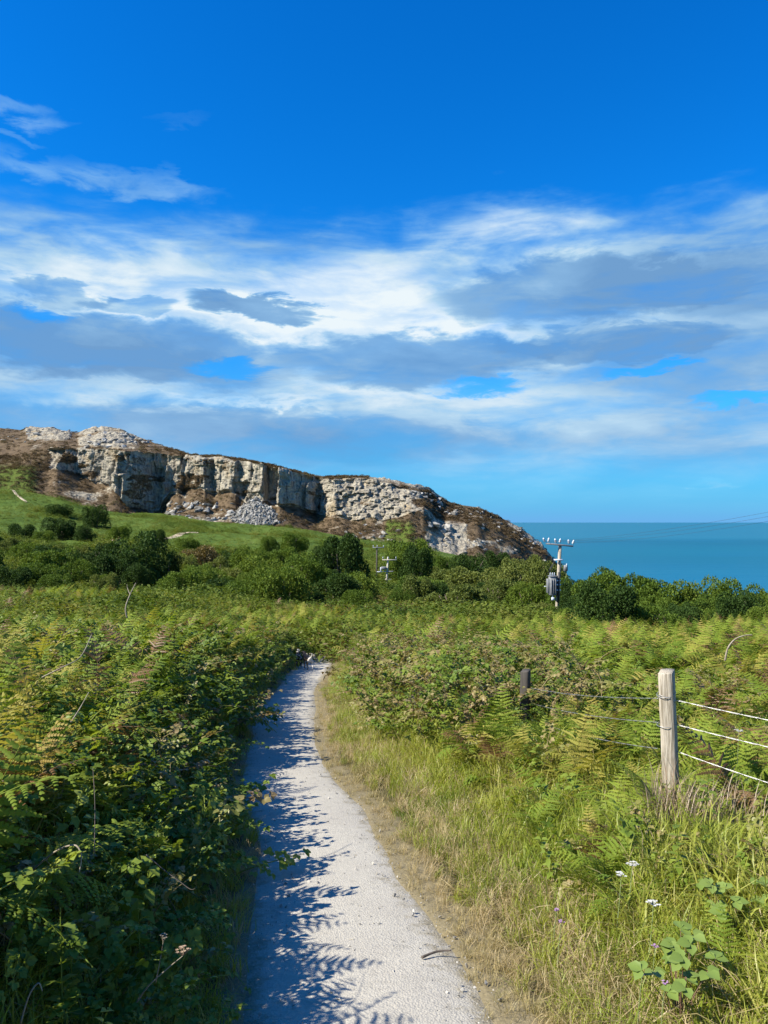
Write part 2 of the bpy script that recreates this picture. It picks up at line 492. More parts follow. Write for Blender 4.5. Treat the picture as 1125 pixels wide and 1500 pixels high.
def headland_material():
    m_, t = new_mat('quarried_rock_and_heather')
    pos = t.n('ShaderNodeNewGeometry').outputs['Position']
    rock = t.n('ShaderNodeAttribute', attribute_name='rock').outputs['Fac']
    turfa = t.n('ShaderNodeAttribute', attribute_name='turf').outputs['Fac']
    n1 = t.noise(pos, 0.16, 5, 0.6)
    n2 = t.noise(pos, 0.9, 5, 0.7)
    vst = t.noise(t.n('ShaderNodeMapping', {'Vector': pos, 'Scale': (1, 1, 0.18)}).outputs[0], 0.55, 5, 0.65)
    rc = t.ramp(t.m('MULTIPLY_ADD', vst, 0.55, t.m('MULTIPLY', n2, 0.45)),
                [(0.35, (0.045, 0.040, 0.033)), (0.43, (0.18, 0.163, 0.135)), (0.54, (0.36, 0.32, 0.24)), (0.70, (0.50, 0.455, 0.36))])
    rc = t.mix(t.m('MULTIPLY', t.sstep(0.52, 0.70, n1), 0.55), rc, (0.30, 0.22, 0.115))
    hc = t.ramp(t.m('MULTIPLY_ADD', n2, 0.5, t.m('MULTIPLY', n1, 0.5)),
                [(0.34, (0.045, 0.036, 0.020)), (0.47, (0.095, 0.067, 0.040)), (0.58, (0.150, 0.108, 0.064)), (0.70, (0.110, 0.110, 0.038))])
    tc = t.ramp(n2, [(0.3, (0.05, 0.085, 0.015)), (0.6, (0.10, 0.125, 0.025))])
    k = t.sstep(0.40, 0.60, t.m('MULTIPLY_ADD', t.m('SUBTRACT', n2, 0.5), 0.7, rock))
    c = t.mix(t.sstep(0.3, 0.7, t.m('MULTIPLY_ADD', t.m('SUBTRACT', n2, 0.5), 0.6, turfa)), hc, tc)
    c = t.mix(k, c, rc)
    bp = t.n('ShaderNodeBump', {'Height': n2, 'Strength': 0.8, 'Distance': 0.8}).outputs[0]
    bp = t.n('ShaderNodeBump', {'Height': vst, 'Strength': t.m('MULTIPLY', k, 0.8), 'Distance': 1.2, 'Normal': bp}).outputs[0]
    out(t, t.n('ShaderNodeBsdfPrincipled', {'Base Color': c, 'Roughness': 0.95, 'Specular IOR Level': 0.1, 'Normal': bp}).outputs[0])
    return m_


def rock_material():
    m_, t = new_mat('pale_rock')
    pos = t.n('ShaderNodeNewGeometry').outputs['Position']
    rnd = t.n('ShaderNodeObjectInfo').outputs['Random']
    n = t.noise(pos, 1.3, 5, 0.65)
    c = t.ramp(t.m('MULTIPLY_ADD', t.m('SUBTRACT', rnd, 0.5), 0.35, n),
               [(0.28, (0.10, 0.095, 0.085)), (0.5, (0.24, 0.23, 0.205)), (0.75, (0.42, 0.405, 0.37))])
    bp = t.n('ShaderNodeBump', {'Height': n, 'Strength': 0.6, 'Distance': 0.3}).outputs[0]
    out(t, t.n('ShaderNodeBsdfPrincipled', {'Base Color': c, 'Roughness': 0.95, 'Specular IOR Level': 0.1, 'Normal': bp}).outputs[0])
    return m_


def sea_material():
    m_, t = new_mat('sea_water')
    pos = t.n('ShaderNodeNewGeometry').outputs['Position']
    mp = t.n('ShaderNodeMapping', {'Vector': pos, 'Scale': (0.35, 1, 1)}).outputs[0]
    big = t.noise(t.n('ShaderNodeMapping', {'Vector': pos, 'Scale': (0.25, 1.0, 1)}).outputs[0], 0.0016, 4, 0.55)
    med = t.noise(mp, 0.018, 5, 0.6)
    c = t.mix(t.sstep(0.35, 0.65, big), (0.000, 0.085, 0.140), (0.000, 0.108, 0.165))
    c = t.mix(t.m('MULTIPLY', t.sstep(0.45, 0.75, med), 0.4), c, (0.00, 0.10, 0.20))
    wv = t.noise(mp, 0.22, 5, 0.6)
    wv2 = t.noise(mp, 0.05, 3, 0.5)
    bp = t.n('ShaderNodeBump', {'Height': t.m('ADD', wv, t.m('MULTIPLY', wv2, 2.0)), 'Strength': 0.6, 'Distance': 1.0}).outputs[0]
    foam = t.sstep(0.735, 0.76, t.noise(mp, 0.11, 4, 0.7))
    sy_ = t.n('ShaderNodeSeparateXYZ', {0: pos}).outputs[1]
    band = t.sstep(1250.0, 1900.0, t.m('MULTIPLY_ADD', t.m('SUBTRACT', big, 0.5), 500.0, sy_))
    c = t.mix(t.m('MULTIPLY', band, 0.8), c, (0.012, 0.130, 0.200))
    nearw = t.sstep(760.0, 380.0, t.m('MULTIPLY_ADD', t.m('SUBTRACT', med, 0.5), 300.0, sy_))
    c = t.mix(t.m('MULTIPLY', nearw, 0.55), c, (0.006, 0.125, 0.230))
    c = t.mix(t.m('MULTIPLY', foam, 0.5), c, (0.6, 0.66, 0.68))
    out(t, t.n('ShaderNodeBsdfPrincipled', {'Base Color': c, 'Roughness': 0.42, 'Specular IOR Level': 0.22, 'Normal': bp}).outputs[0])
    return m_


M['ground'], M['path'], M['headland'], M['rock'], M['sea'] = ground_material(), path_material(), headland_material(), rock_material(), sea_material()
M['track'] = simple('sandy_track', (0.36, 0.29, 0.20), (0.48, 0.40, 0.29), 0.6, 0.95)

# ------------------------------------------------------------------ terrain
HW = 0.46
PATH = np.array([(0.42, -8), (0.36, -3), (0.22, 0), (0.08, 2), (-0.05, 3.04), (-0.16, 3.65), (-0.32, 4.57), (-0.58, 6.13), (-0.90, 7.39), (-1.22, 9.3),
                 (-1.60, 12.5), (-1.90, 16), (-2.10, 19.2), (-2.22, 23), (-2.32, 26), (-2.52, 29), (-2.95, 31.2), (-4.1, 32.8), (-6.2, 33.8), (-9, 34.3), (-13, 34.0)])


def smooth_poly(p, n=12):
    """Catmull-Rom through the control points"""
    r = []
    for i in range(len(p) - 1):
        a, b, c, d = p[max(i - 1, 0)], p[i], p[i + 1], p[min(i + 2, len(p) - 1)]
        for k in range(n):
            s = k / n
            r.append(0.5 * ((2 * b) + (-a + c) * s + (2 * a - 5 * b + 4 * c - d) * s * s + (-a + 3 * b - 3 * c + d) * s ** 3))
    r.append(p[-1])
    return np.array(r)


PATHS = smooth_poly(PATH, 6)


def pc(y):
    k = PATH[:, 1][:17]
    return np.interp(y, k, PATH[:, 0][:17])


def pdist(x, y):
    """distance beyond the path edge, and which side of the path (True = hedge-bank side)"""
    x = np.asarray(x, float); y = np.asarray(y, float)
    best = np.full(x.shape, 1e9)
    near = (y < 40) & (np.abs(x) < 30)
    xs, ys = x[near], y[near]
    bn = np.full(xs.shape, 1e9)
    for (ax, ay), (bx, by) in zip(PATHS[:-1], PATHS[1:]):
        dx, dy = bx - ax, by - ay
        t = np.clip(((xs - ax) * dx + (ys - ay) * dy) / (dx * dx + dy * dy), 0, 1)
        bn = np.minimum(bn, (xs - ax - t * dx) ** 2 + (ys - ay - t * dy) ** 2)
    best[near] = bn
    wob = 0.07 * (vn(x * 1.7, y * 1.7, 5) - 0.5) + 0.16 * (vn(x * 0.5, y * 0.6, 6) - 0.5)
    return np.sqrt(best) - HW + wob, (x < pc(y)) & (y < 32.5)


UT = np.array([-200, 0, 200, 400, 560, 700, 850, 1000, 1300])
DT = np.array([0, 30, 45, 70, 125, 180, 240, 290, 340, 420, 600])
ZT = np.array([
    [0.0] * 9,
    [-3.2, -3.3, -3.5, -3.75, -3.75, -3.75, -3.75, -3.75, -3.6],
    [-3.2, -3.3, -3.6, -4.4, -4.7, -4.9, -5.0, -5.0, -4.6],
    [-3.4, -3.7, -4.8, -6.0, -6.4, -6.8, -7.2, -7.5, -7.4],
    [-3.8, -4.5, -6.2, -8.4, -9.8, -10.3, -12.6, -15.6, -17.0],
    [-1.5, -3.0, -4.8, -6.6, -8.8, -10.6, -21.0, -29.5, -34.0],
    [8.0, 5.0, -0.5, -2.7, -6.6, -11.4, -31.0, -38.0, -40.0],
    [19.0, 14.5, 4.6, 0.2, -5.6, -11.6, -40.0, -42.0, -42.0],
    [29.0, 23.0, 8.0, 2.0, -5.0, -14.0, -42.0, -44.0, -44.0],
    [30.0, 24.0, 6.0, 0.0, -12.0, -28.0, -44.0, -44.0, -44.0],
    [-40.0] * 9])


def gz(x, y):
    x = np.asarray(x, float); y = np.asarray(y, float)
    yy = np.maximum(y, 1.0)
    u = np.clip(562.5 + F * x / np.maximum(yy, 12.0), UT[0], UT[-1])
    # separable smooth interpolation of the table
    iu = np.clip(np.searchsorted(UT, u, 'right') - 1, 0, len(UT) - 2)
    fu = (u - UT[iu]) / (UT[iu + 1] - UT[iu]); fu = fu * fu * (3 - 2 * fu) * 0.5 + fu * 0.5
    idp = np.clip(np.searchsorted(DT, yy, 'right') - 1, 0, len(DT) - 2)
    fd = np.clip((yy - DT[idp]) / (DT[idp + 1] - DT[idp]), 0, 1); fd = fd * fd * (3 - 2 * fd) * 0.4 + fd * 0.6
    a = ZT[idp, iu] * (1 - fu) + ZT[idp, iu + 1] * fu
    b = ZT[idp + 1, iu] * (1 - fu) + ZT[idp + 1, iu + 1] * fu
    far = a * (1 - fd) + b * fd
    near = -0.125 * y
    wf = ss(20, 42, y)
    z = near * (1 - wf) + far * wf
    D, left = pdist(x, y)
    fade = 1 - ss(31, 45, y)
    z = z + np.where(left, (0.66 + 0.14 * ss(5, 11, y)) * ss(0.0, 1.5 - 0.35 * ss(5, 10, y), D), 0.27 * ss(0.1, 1.8, D)) * fade
    z = z - 0.06 * (1 - ss(-0.14, 0.03, D))
    z = z + (fbm(x * 0.9, y * 0.9, 4, 21) - 0.5) * 0.28 * ss(0.3, 2.0, D)
    z = z + (fbm(x * 0.06, y * 0.06, 4, 31) - 0.5) * 3.0 * ss(45, 110, y)
    return z


def gz1(x, y):
    return float(gz(np.array([x]), np.array([y]))[0])


def hit(u, v, h=0.0, d0=1.2, d1=320):
    """where the view ray through photo pixel (u,v) meets the ground raised by h"""
    ds = np.geomspace(d0, d1, 900)
    x = (u - 562.5) / F * ds
    z = EYE + (765 - v) / F * ds
    below = z < gz(x, ds) + h
    i = int(np.argmax(below)) if below.any() else 899
    return x[i], ds[i], z[i]


def build_ground():
    ys = np.concatenate([np.linspace(-9, 1, 26)[:-1], 1 + np.geomspace(1, 460, 520) - 1])
    nc = 460
    s = np.linspace(-1, 1, nc)
    s = 0.55 * s + 0.45 * np.sign(s) * np.abs(s) ** 2.2
    W = 9 + 0.62 * np.maximum(ys, 0)
    X = s[None, :] * W[:, None] - 0.6
    Yg = np.repeat(ys[:, None], nc, 1)
    Zg = gz(X, Yg)
    D, left = pdist(X, Yg)
    verge = np.where(left, 0.75, 1.0) * (1 - ss(np.where(left, 0.02, 0.04), np.where(left, 0.25, 0.42), D))
    field = ss(26, 60, Yg)
    idx = np.arange(X.size).reshape(X.shape)
    q = np.stack([idx[:-1, :-1], idx[:-1, 1:], idx[1:, 1:], idx[1:, :-1]], -1).reshape(-1, 4)
    me = mesh_np('ground', np.stack([X, Yg, Zg], -1).reshape(-1, 3), [q], [M['ground']], {'verge': verge.ravel(), 'field': field.ravel()}, True)
    return link('ground', me, kind='structure')


build_ground()


def strip(name, pts, hw, mat, dz, sub, attr=None, wob=0.05):
    pts = smooth_poly(np.array(pts), sub)
    d = np.gradient(pts, axis=0)
    d /= np.linalg.norm(d, axis=1)[:, None]
    nrm = np.stack([d[:, 1], -d[:, 0]], 1)
    cols = np.linspace(-1, 1, 13)
    V = []
    for c in cols:
        off = hw * c * (1 + wob * (fbm(pts[:, 0] * 2 + 31 * c, pts[:, 1] * 2, 3, 77) - 0.5) * 2 * abs(c))
        p = pts + nrm * off[:, None]
        z = dz(p[:, 0], p[:, 1], c)
        V.append(np.stack([p[:, 0], p[:, 1], z], 1))
    V = np.stack(V, 1)
    idx = np.arange(V.shape[0] * V.shape[1]).reshape(V.shape[:2])
    q = np.stack([idx[:-1, :-1], idx[:-1, 1:], idx[1:, 1:], idx[1:, :-1]], -1).reshape(-1, 4)
    ea = np.repeat(np.abs(cols)[None, :], V.shape[0], 0).ravel()
    me = mesh_np(name, V.reshape(-1, 3), [q], [mat], {'edge': ea}, True)
    return link(name, me, kind='structure')


def path_z(x, y, c):
    wf = ss(20, 42, y)
    zz = gz(x, y) * 0
    base = gz(pc(y) if False else x, y)
    near = -0.125 * y
    z = np.where(y < 20, near, np.maximum(base + 0.05, -99))
    return z + 0.012 * (1 - c * c) - 0.035 * abs(c) ** 6 + 0.014 * (fbm(x * 2.5, y * 2.5, 3, 9) - 0.5)


strip('footpath', PATH[:19], HW + 0.10, M['path'], path_z, 14, None, 0.16)


def ztr(x, y, c):
    return gz(x, y) + 0.10 - 0.1 * abs(c) ** 4


# sandy tracks on the green slope
strip('sandy_track', [hit(u, v)[:2] for u, v in ((222, 794), (238, 790), (252, 787), (266, 782), (290, 781))], 1.3, M['track'], ztr, 6)
strip('hillside_track', [hit(u, v)[:2] for u, v in ((2, 706), (14, 716), (26, 726), (40, 738))], 0.55, M['track'], ztr, 6)


# ------------------------------------------------------------------ sea
def build_sea():
    V = np.array([(-70000, -800, -32.4), (70000, -800, -32.4), (70000, 90000, -32.4), (-70000, 90000, -32.4)])
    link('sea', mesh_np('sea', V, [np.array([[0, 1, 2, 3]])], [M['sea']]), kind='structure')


build_sea()


# ------------------------------------------------------------------ headland with the old quarry
def build_headland():
    us = np.linspace(-190, 836, 860)
    I = lambda k, v: np.interp(us, k, v)
    vD = I([-190, -60, 0, 30, 40, 70, 100, 112, 130, 150, 175, 195, 230, 268, 280, 320, 350, 400, 430, 465, 500, 530, 560, 600, 630, 650, 665, 700, 730, 760, 780, 795, 805, 820, 836],
           [640, 630, 627, 630, 627, 626, 632, 634, 629, 625, 628, 638, 650, 662, 666, 667, 672, 681, 689, 698, 697, 697, 701, 709, 716, 730, 738, 743, 756, 772, 787, 800, 812, 830, 850])
    vC = I([-190, 0, 35, 65, 100, 140, 185, 235, 270, 320, 350, 400, 430, 465, 500, 530, 560, 600, 620, 650, 700, 760, 800, 836],
           [676, 668, 663, 657, 655, 656, 661, 663, 667.5, 669, 674, 683, 691, 700, 699, 700, 705, 716, 724, 746, 754, 781, 808, 855])
    vB = I([-190, 0, 40, 70, 100, 150, 176, 186, 235, 250, 300, 340, 360, 390, 405, 450, 470, 500, 560, 600, 620, 650, 700, 760, 800, 836],
           [705, 694, 690, 690, 693, 706, 730, 744, 748, 726, 716, 724, 735, 735, 745, 752, 752, 757, 757, 748, 745, 772, 772, 792, 818, 860])
    vB = vB + 9 * (fbm(us * 0.035, us * 0, 2, 301) - 0.5) * 2 * ss(60, 80, us)
    vC = vC + 4 * (fbm(us * 0.10, us * 0, 2, 302) - 0.3) * ss(60, 80, us) * (1 - ss(600, 640, us))
    vC = np.maximum(vC, vD + 0.8)
    off = I([-190, 30, 62, 84, 114, 118, 150, 184, 236, 262, 271, 300, 313, 345, 351, 385, 392, 409, 464, 482, 560, 600, 640, 836],
            [0, 1, 3, 0, 8, 8, 4, -4, 12, 5, 8, 3, 6, -1, 1, -8, -2, -8, 7, 5, 0, -3, 3, 0])
    dB = I([-190, 40, 70, 465, 490, 620, 700, 836], [300, 304, 310, 312, 300, 304, 312, 330]) + off
    cl = I([-190, 20, 60, 100, 130, 455, 500, 620, 700, 836], [26, 24, 16, 6, 3.5, 3.5, 18, 24, 24, 14])
    dC = dB + cl
    dD = I([-190, 100, 200, 268, 285, 836], [390, 395, 375, 334, 8, 8])
    dD = np.where(us < 285, np.maximum(dD, dC + 8), dC + 8)
    dA = np.full_like(us, 280.0)
    xA = (us - 562.5) / F * dA
    zA = gz(xA, dA) - 4.0
    zB, zC, zD = (EYE + (765 - v_) / F * d_ for v_, d_ in ((vB, dB), (vC, dC), (vD, dD)))
    dE, dF_ = dD + 60, dD + 170
    zE, zF = np.maximum(zD - 14, -34), np.full_like(us, -42.0)
    rows_d, rows_z, seg, par = [], [], [], []
    for k, (d0, z0, d1, z1, n) in enumerate(((dA, zA, dB, zB, 80), (dB, zB, dC, zC, 110), (dC, zC, dD, zD, 56), (dD, zD, dE, zE, 14), (dE, zE, dF_, zF, 6))):
        for i in range(n):
            s = i / n
            rows_d.append(d0 + (d1 - d0) * s)
            if k == 0:
                rows_z.append(z0 + (z1 - z0) * (0.62 * s + 0.38 * s ** 2.2))
            elif k == 2:
                rows_z.append(z0 + (z1 - z0) * (s ** 0.9))
            else:
                rows_z.append(z0 + (z1 - z0) * s)
            seg.append(k); par.append(s)
    rows_d.append(dF_); rows_z.append(zF); seg.append(4); par.append(1.0)
    Dd, Zz = np.array(rows_d), np.array(rows_z)
    seg = np.array(seg)[:, None]; par = np.array(par)[:, None]
    U = np.repeat(us[None, :], len(Dd), 0)
    Xx = (U - 562.5) / F * Dd
    Vv = 765 - (Zz - EYE) / Dd * F
    # masks
    quarry = ss(60, 78, U) * (1 - ss(462, 476, U))
    face = (seg == 1) * quarry
    soft = np.clip((seg == 1) * np.minimum(1, np.minimum(par, 1 - par) * 14), 0, 1) * quarry
    slope_rock = (seg == 1) * ss(455, 480, U) * (1 - ss(585, 640, U))
    # blocky buttresses on the face: cells in width, jittered with height
    jx = Xx + 2.4 * (fbm(Xx * 0.12, Zz * 0.10, 3, 41) - 0.5) * 2
    rel = np.zeros_like(Xx)
    for wdt, amp, sd in ((13.0, 7.0, 50), (6.0, 4.5, 51), (2.8, 1.9, 52), (1.3, 0.8, 53)):
        c = jx / wdt + 0.35 * vn(Xx * 0, Zz / (wdt * 2.2), sd)
        row = np.floor(Zz / (wdt * 4.2) + vn(np.floor(c), Xx * 0, sd + 5) * 3)
        cell = _h(np.floor(c), row, np.zeros_like(c), sd)
        fr = c - np.floor(c)
        rel += amp * ((cell - 0.5) * 1.0 + (fr - 0.5) * (cell - 0.35) * 0.9)
    Dd2 = Dd + rel * soft
    Dd2 += (fbm(Xx * 0.22, Zz * 0.22, 5, 61, gain=0.65) - 0.5) * 4.0 * np.maximum(soft, 0)
    # rough rocky slope
    c2 = np.floor(jx / 2.2); r2 = np.floor(Zz / 1.6 + _h(c2, c2 * 0, c2 * 0, 71) * 2)
    Dd2 += ((_h(c2, r2, c2 * 0, 72) - 0.5) * 2.6 + (fbm(Xx * 0.3, Zz * 0.4, 5, 73, gain=0.62) - 0.5) * 5) * slope_rock
    # outcrops
    oc = fbm(Xx * 0.10, Zz * 0.16 + Dd * 0.05, 4, 81)
    tor = ((ss(30, 45, U) * (1 - ss(95, 112, U)) * (1 - ss(640, 650, Vv))) + ss(106, 122, U) * (1 - ss(190, 240, U)) * (1 - ss(648, 660, Vv))) * ((seg == 2) | (seg == 3))
    tor = np.clip(tor, 0, 1)
    crest = ((seg == 2) | (seg == 1)) * ss(490, 520, U) * (1 - ss(0, 14, Vv - np.repeat(vD[None, :], len(Dd), 0)))
    low = ss(612, 630, U) * (1 - ss(676, 690, U)) * ss(758, 768, Vv) * (seg == 0) + ss(525, 545, U) * (1 - ss(590, 600, U)) * ss(788, 795, Vv) * (seg == 0)
    rock = np.clip(face * 1.0 + slope_rock * 0.75 + tor * 0.75 + crest * 0.5 + low * 0.6, 0, 1)
    rock = np.where(seg == 0, rock + (U > 235) * (U < 345) * ss(716, 730, Vv) * 0.36, rock)
    rock = np.where(seg == 0, rock + ss(72, 88, U) * (1 - ss(178, 192, U)) * 0.40 + ss(600, 640, U) * 0.10 + ss(460, 490, U) * (1 - ss(560, 590, U)) * 0.16, rock)
    rock = rock + (oc - 0.5) * np.where(face > 0.5, 0.9, 1.15) + np.where(rock < 0.2, 0.12, 0.0)
    gapf = fbm(Xx * 0.16 + 9, Zz * 0.30, 4, 83)
    rock = np.where(face > 0.5, rock - 0.6 * ss(0.50, 0.62, gapf), rock)
    benches = (U > 60) * (U < 180) * ss(684, 692, Vv) * (1 - ss(700, 706, Vv)) * (seg <= 1)
    rock = rock - 0.4 * benches
    rmask = ss(0.35, 0.7, rock)
    blk = fbm(Xx * 0.35, Zz * 0.45, 4, 91, z=Dd * 0.2, gain=0.6) - 0.5
    other = (1 - soft) * (1 - slope_rock)
    lift = other * (rmask * (blk * 4.2 + 0.5) + (1 - rmask) * (fbm(Xx * 0.3, Dd * 0.3, 4, 95) - 0.5) * 1.2)
    lift = lift * np.where(seg >= 3, 0.5, 1.0)
    Zz2 = Zz + lift * np.where(tor > 0.3, 0.85, 0.7)
    wq = 26 * (fbm(Xx * 0.12, Zz * 0.12, 3, 97) - 0.5) * 2
    turf = 0.75 * ss(556, 575, U + wq) * (1 - ss(594, 618, U + wq)) * ss(748, 772, Vv + wq * 0.6) + (1 - ss(40, 75, U)) * ss(668, 690, Vv) * 0.7
    turf = np.clip(turf * (seg <= 1), 0, 1)
    rock = np.clip(rock - turf * 0.6, 0, 1)
    X2 = (U - 562.5) / F * (Dd + 0.0 * Dd2)
    idx = np.arange(U.size).reshape(U.shape)
    q = np.stack([idx[:-1, :-1], idx[:-1, 1:], idx[1:, 1:], idx[1:, :-1]], -1).reshape(-1, 4)
    me = mesh_np('headland', np.stack([X2, Dd2, Zz2], -1).reshape(-1, 3), [q], [M['headland']], {'rock': rock.ravel(), 'turf': turf.ravel()}, False)
    o = link('headland', me, kind='structure', label='brown heather headland with a pale quarried cliff face above the sea')
    return U, Vv, X2, Dd2, Zz2, seg + 0 * U.astype(int), rock


HU, HV, HX, HD, HZ, HS, HR = build_headland()


def rock_mesh(name, seed, n=16, flat=0.75):
    rr = random.Random(seed)
    bm = bmesh.new()
    for _ in range(n):
        v = Vector((rr.gauss(0, 1), rr.gauss(0, 1), rr.gauss(0, 1))).normalized() * rr.uniform(0.8, 1.1)
        bm.verts.new((v.x * rr.uniform(0.85, 1.15), v.y, v.z * flat))
    bmesh.ops.convex_hull(bm, input=list(bm.verts))
    for v in [v for v in bm.verts if not v.link_faces]:
        bm.verts.remove(v)
    me = bpy.data.meshes.new(name)
    bm.to_mesh(me)
    bm.free()
    me.materials.append(M['rock'])
    return me


ROCKS = [rock_mesh('boulder', 100 + i) for i in range(7)]


def head_point(u, v):
    i = np.argmin((HU - u) ** 2 + (HV - v) ** 2 + (HS > 2) * 1e6)
    i = np.unravel_index(i, HU.shape)
    return Vector((HX[i], HD[i], HZ[i]))


def boulders():
    rr = random.Random(5)
    spots = []
    for _ in range(26):   # two tors on the hill top
        spots.append((rr.uniform(40, 104), rr.uniform(628, 640), rr.uniform(0.9, 2.0), 'low tor'))
    for _ in range(44):
        u = rr.triangular(112, 232, 150)
        spots.append((u, rr.uniform(630 + abs(u - 150) * 0.20, 655), rr.uniform(0.9, 2.2), 'high tor'))
    for _ in range(34):
        spots.append((rr.uniform(606, 668), 0, rr.uniform(0.8, 1.9), 'crest'))
    for _ in range(40):
        spots.append((rr.uniform(668, 800), 0, rr.uniform(0.6, 1.5), 'slope'))
    for _ in range(26):
        spots.append((rr.uniform(626, 676), rr.uniform(766, 804), rr.uniform(0.8, 2.2), 'gully'))
    for _ in range(16):
        spots.append((rr.uniform(676, 790), rr.uniform(790, 812), rr.uniform(0.7, 1.5), 'foot'))
    for _ in range(60):
        spots.append((rr.uniform(245, 345), rr.uniform(736, 764), rr.uniform(0.7, 2.0), 'talus'))
    for _ in range(18):
        spots.append((rr.uniform(500, 590), rr.uniform(768, 802), rr.uniform(0.6, 1.7), 'heather'))
    for _ in range(10):
        spots.append((rr.uniform(0, 60), rr.uniform(636, 650), rr.uniform(0.5, 1.2), 'brow'))
    lab = {'low tor': 'grey boulder in the low flat-topped tor on the hilltop', 'high tor': 'grey boulder of the tall rounded tor above the quarry cliff',
           'crest': 'pale boulder along the stepped crest of the headland', 'slope': 'pale rock in the brown heather sloping down to the sea',
           'gully': 'pale boulder in the rocky gully low on the headland', 'foot': 'pale rock at the foot of the headland behind the shrubs',
           'talus': 'fallen block in the brown talus under the quarry face', 'heather': 'pale rock in the brown heather below the cream crag',
           'brow': 'small rock on the brown brow of the hill'}
    for u, v, s, k in spots:
        if k == 'crest':
            v = float(np.interp(u, [600, 630, 650, 668], [712, 720, 735, 742])) + rr.uniform(0, 16)
        if k == 'slope':
            v = float(np.interp(u, [668, 700, 730, 760, 780, 800], [741, 746, 759, 776, 790, 806])) + abs(rr.gauss(0, 16))
        p = head_point(u, v)
        o = link('boulder', rr.choice(ROCKS), None, p - Vector((0, 0, s * 0.15)), None, lab[k], 'rock', 'boulders: ' + k)
        o.rotation_euler = (rr.uniform(-0.4, 0.4), rr.uniform(-0.4, 0.4), rr.uniform(0, 6.28))
        o.scale = (s * rr.uniform(0.9, 1.4), s, s * rr.uniform(0.7, 1.1))


boulders()


# ------------------------------------------------------------------ instancing for uncountable stuff
def scatter_stuff(name, label, sources, pos, rot, scl, idx):
    """one 'stuff' object: points with an instance of one of the source meshes on each"""
    coll = bpy.data.collections.new(name + '_sources')
    for i, me in enumerate(sources):
        o = bpy.data.objects.new('%s_source_%02d' % (name, i), me)
        coll.objects.link(o)
    me = bpy.data.meshes.new(name)
    n = len(pos)
    me.vertices.add(n)
    me.vertices.foreach_set('co', np.asarray(pos, np.float32).ravel())
    a = me.attributes.new('rot', 'FLOAT_VECTOR', 'POINT'); a.data.foreach_set('vector', np.asarray(rot, np.float32).ravel())
    a = me.attributes.new('scl', 'FLOAT', 'POINT'); a.data.foreach_set('value', np.asarray(scl, np.float32))
    a = me.attributes.new('idx', 'INT', 'POINT'); a.data.foreach_set('value', np.asarray(idx, np.int32))
    ng = bpy.data.node_groups.new(name + '_scatter', 'GeometryNodeTree')
    ng.interface.new_socket('Geometry', in_out='INPUT', socket_type='NodeSocketGeometry')
    ng.interface.new_socket('Geometry', in_out='OUTPUT', socket_type='NodeSocketGeometry')
    L = ng.links.new
    gi, go = ng.nodes.new('NodeGroupInput'), ng.nodes.new('NodeGroupOutput')
    ci = ng.nodes.new('GeometryNodeCollectionInfo')
    ci.inputs['Collection'].default_value = coll
    ci.inputs['Separate Children'].default_value = True
    ci.inputs['Reset Children'].default_value = True
    ip = ng.nodes.new('GeometryNodeInstanceOnPoints')
    ip.inputs['Pick Instance'].default_value = True

    def na(nm, typ):
        q = ng.nodes.new('GeometryNodeInputNamedAttribute')
        q.data_type = typ
        q.inputs['Name'].default_value = nm
        return q.outputs['Attribute']
    er = ng.nodes.new('FunctionNodeEulerToRotation')
    L(na('rot', 'FLOAT_VECTOR'), er.inputs[0])
    L(gi.outputs[0], ip.inputs['Points'])
    L(ci.outputs[0], ip.inputs['Instance'])
    L(na('idx', 'INT'), ip.inputs['Instance Index'])
    L(er.outputs[0], ip.inputs['Rotation'])
    L(na('scl', 'FLOAT'), ip.inputs['Scale'])
    L(ip.outputs[0], go.inputs[0])
    o = link(name, me, kind='stuff', label=label)
    md = o.modifiers.new('scatter', 'NODES')
    md.node_group = ng
    return o


# scree cone of quarry waste: a mound of piled blocks
def scree():
    apex, cx = P(374, 727, 304), P(374, 768, 289)
    pos, scl = [], []
    n = 2600
    for _ in range(n):
        a = rng.uniform(math.pi * 1.0, math.pi * 2.0)
        r = math.sqrt(rng.uniform(0, 1))
        lat = 13.8 * math.cos(a) * r * (1 + 0.25 * rng.uniform(-1, 1))
        x = apex.x + lat
        y = apex.y + 15 * math.sin(a) * r
        z = apex.z + (cx.z - apex.z) * (r ** 0.92) - 0.3 + rng.uniform(-0.25, 0.25)
        pos.append((x, y, z)); scl.append(rng.choice([0.35, 0.5, 0.7, 1.0], p=[0.35, 0.35, 0.22, 0.08]) * rng.uniform(0.8, 1.2))
    rot = rng.uniform(-3, 3, (n, 3))
    scatter_stuff('scree', 'cone of pale grey quarry rubble piled against the cliff', ROCKS, pos, rot, scl, rng.integers(0, 7, n))


scree()


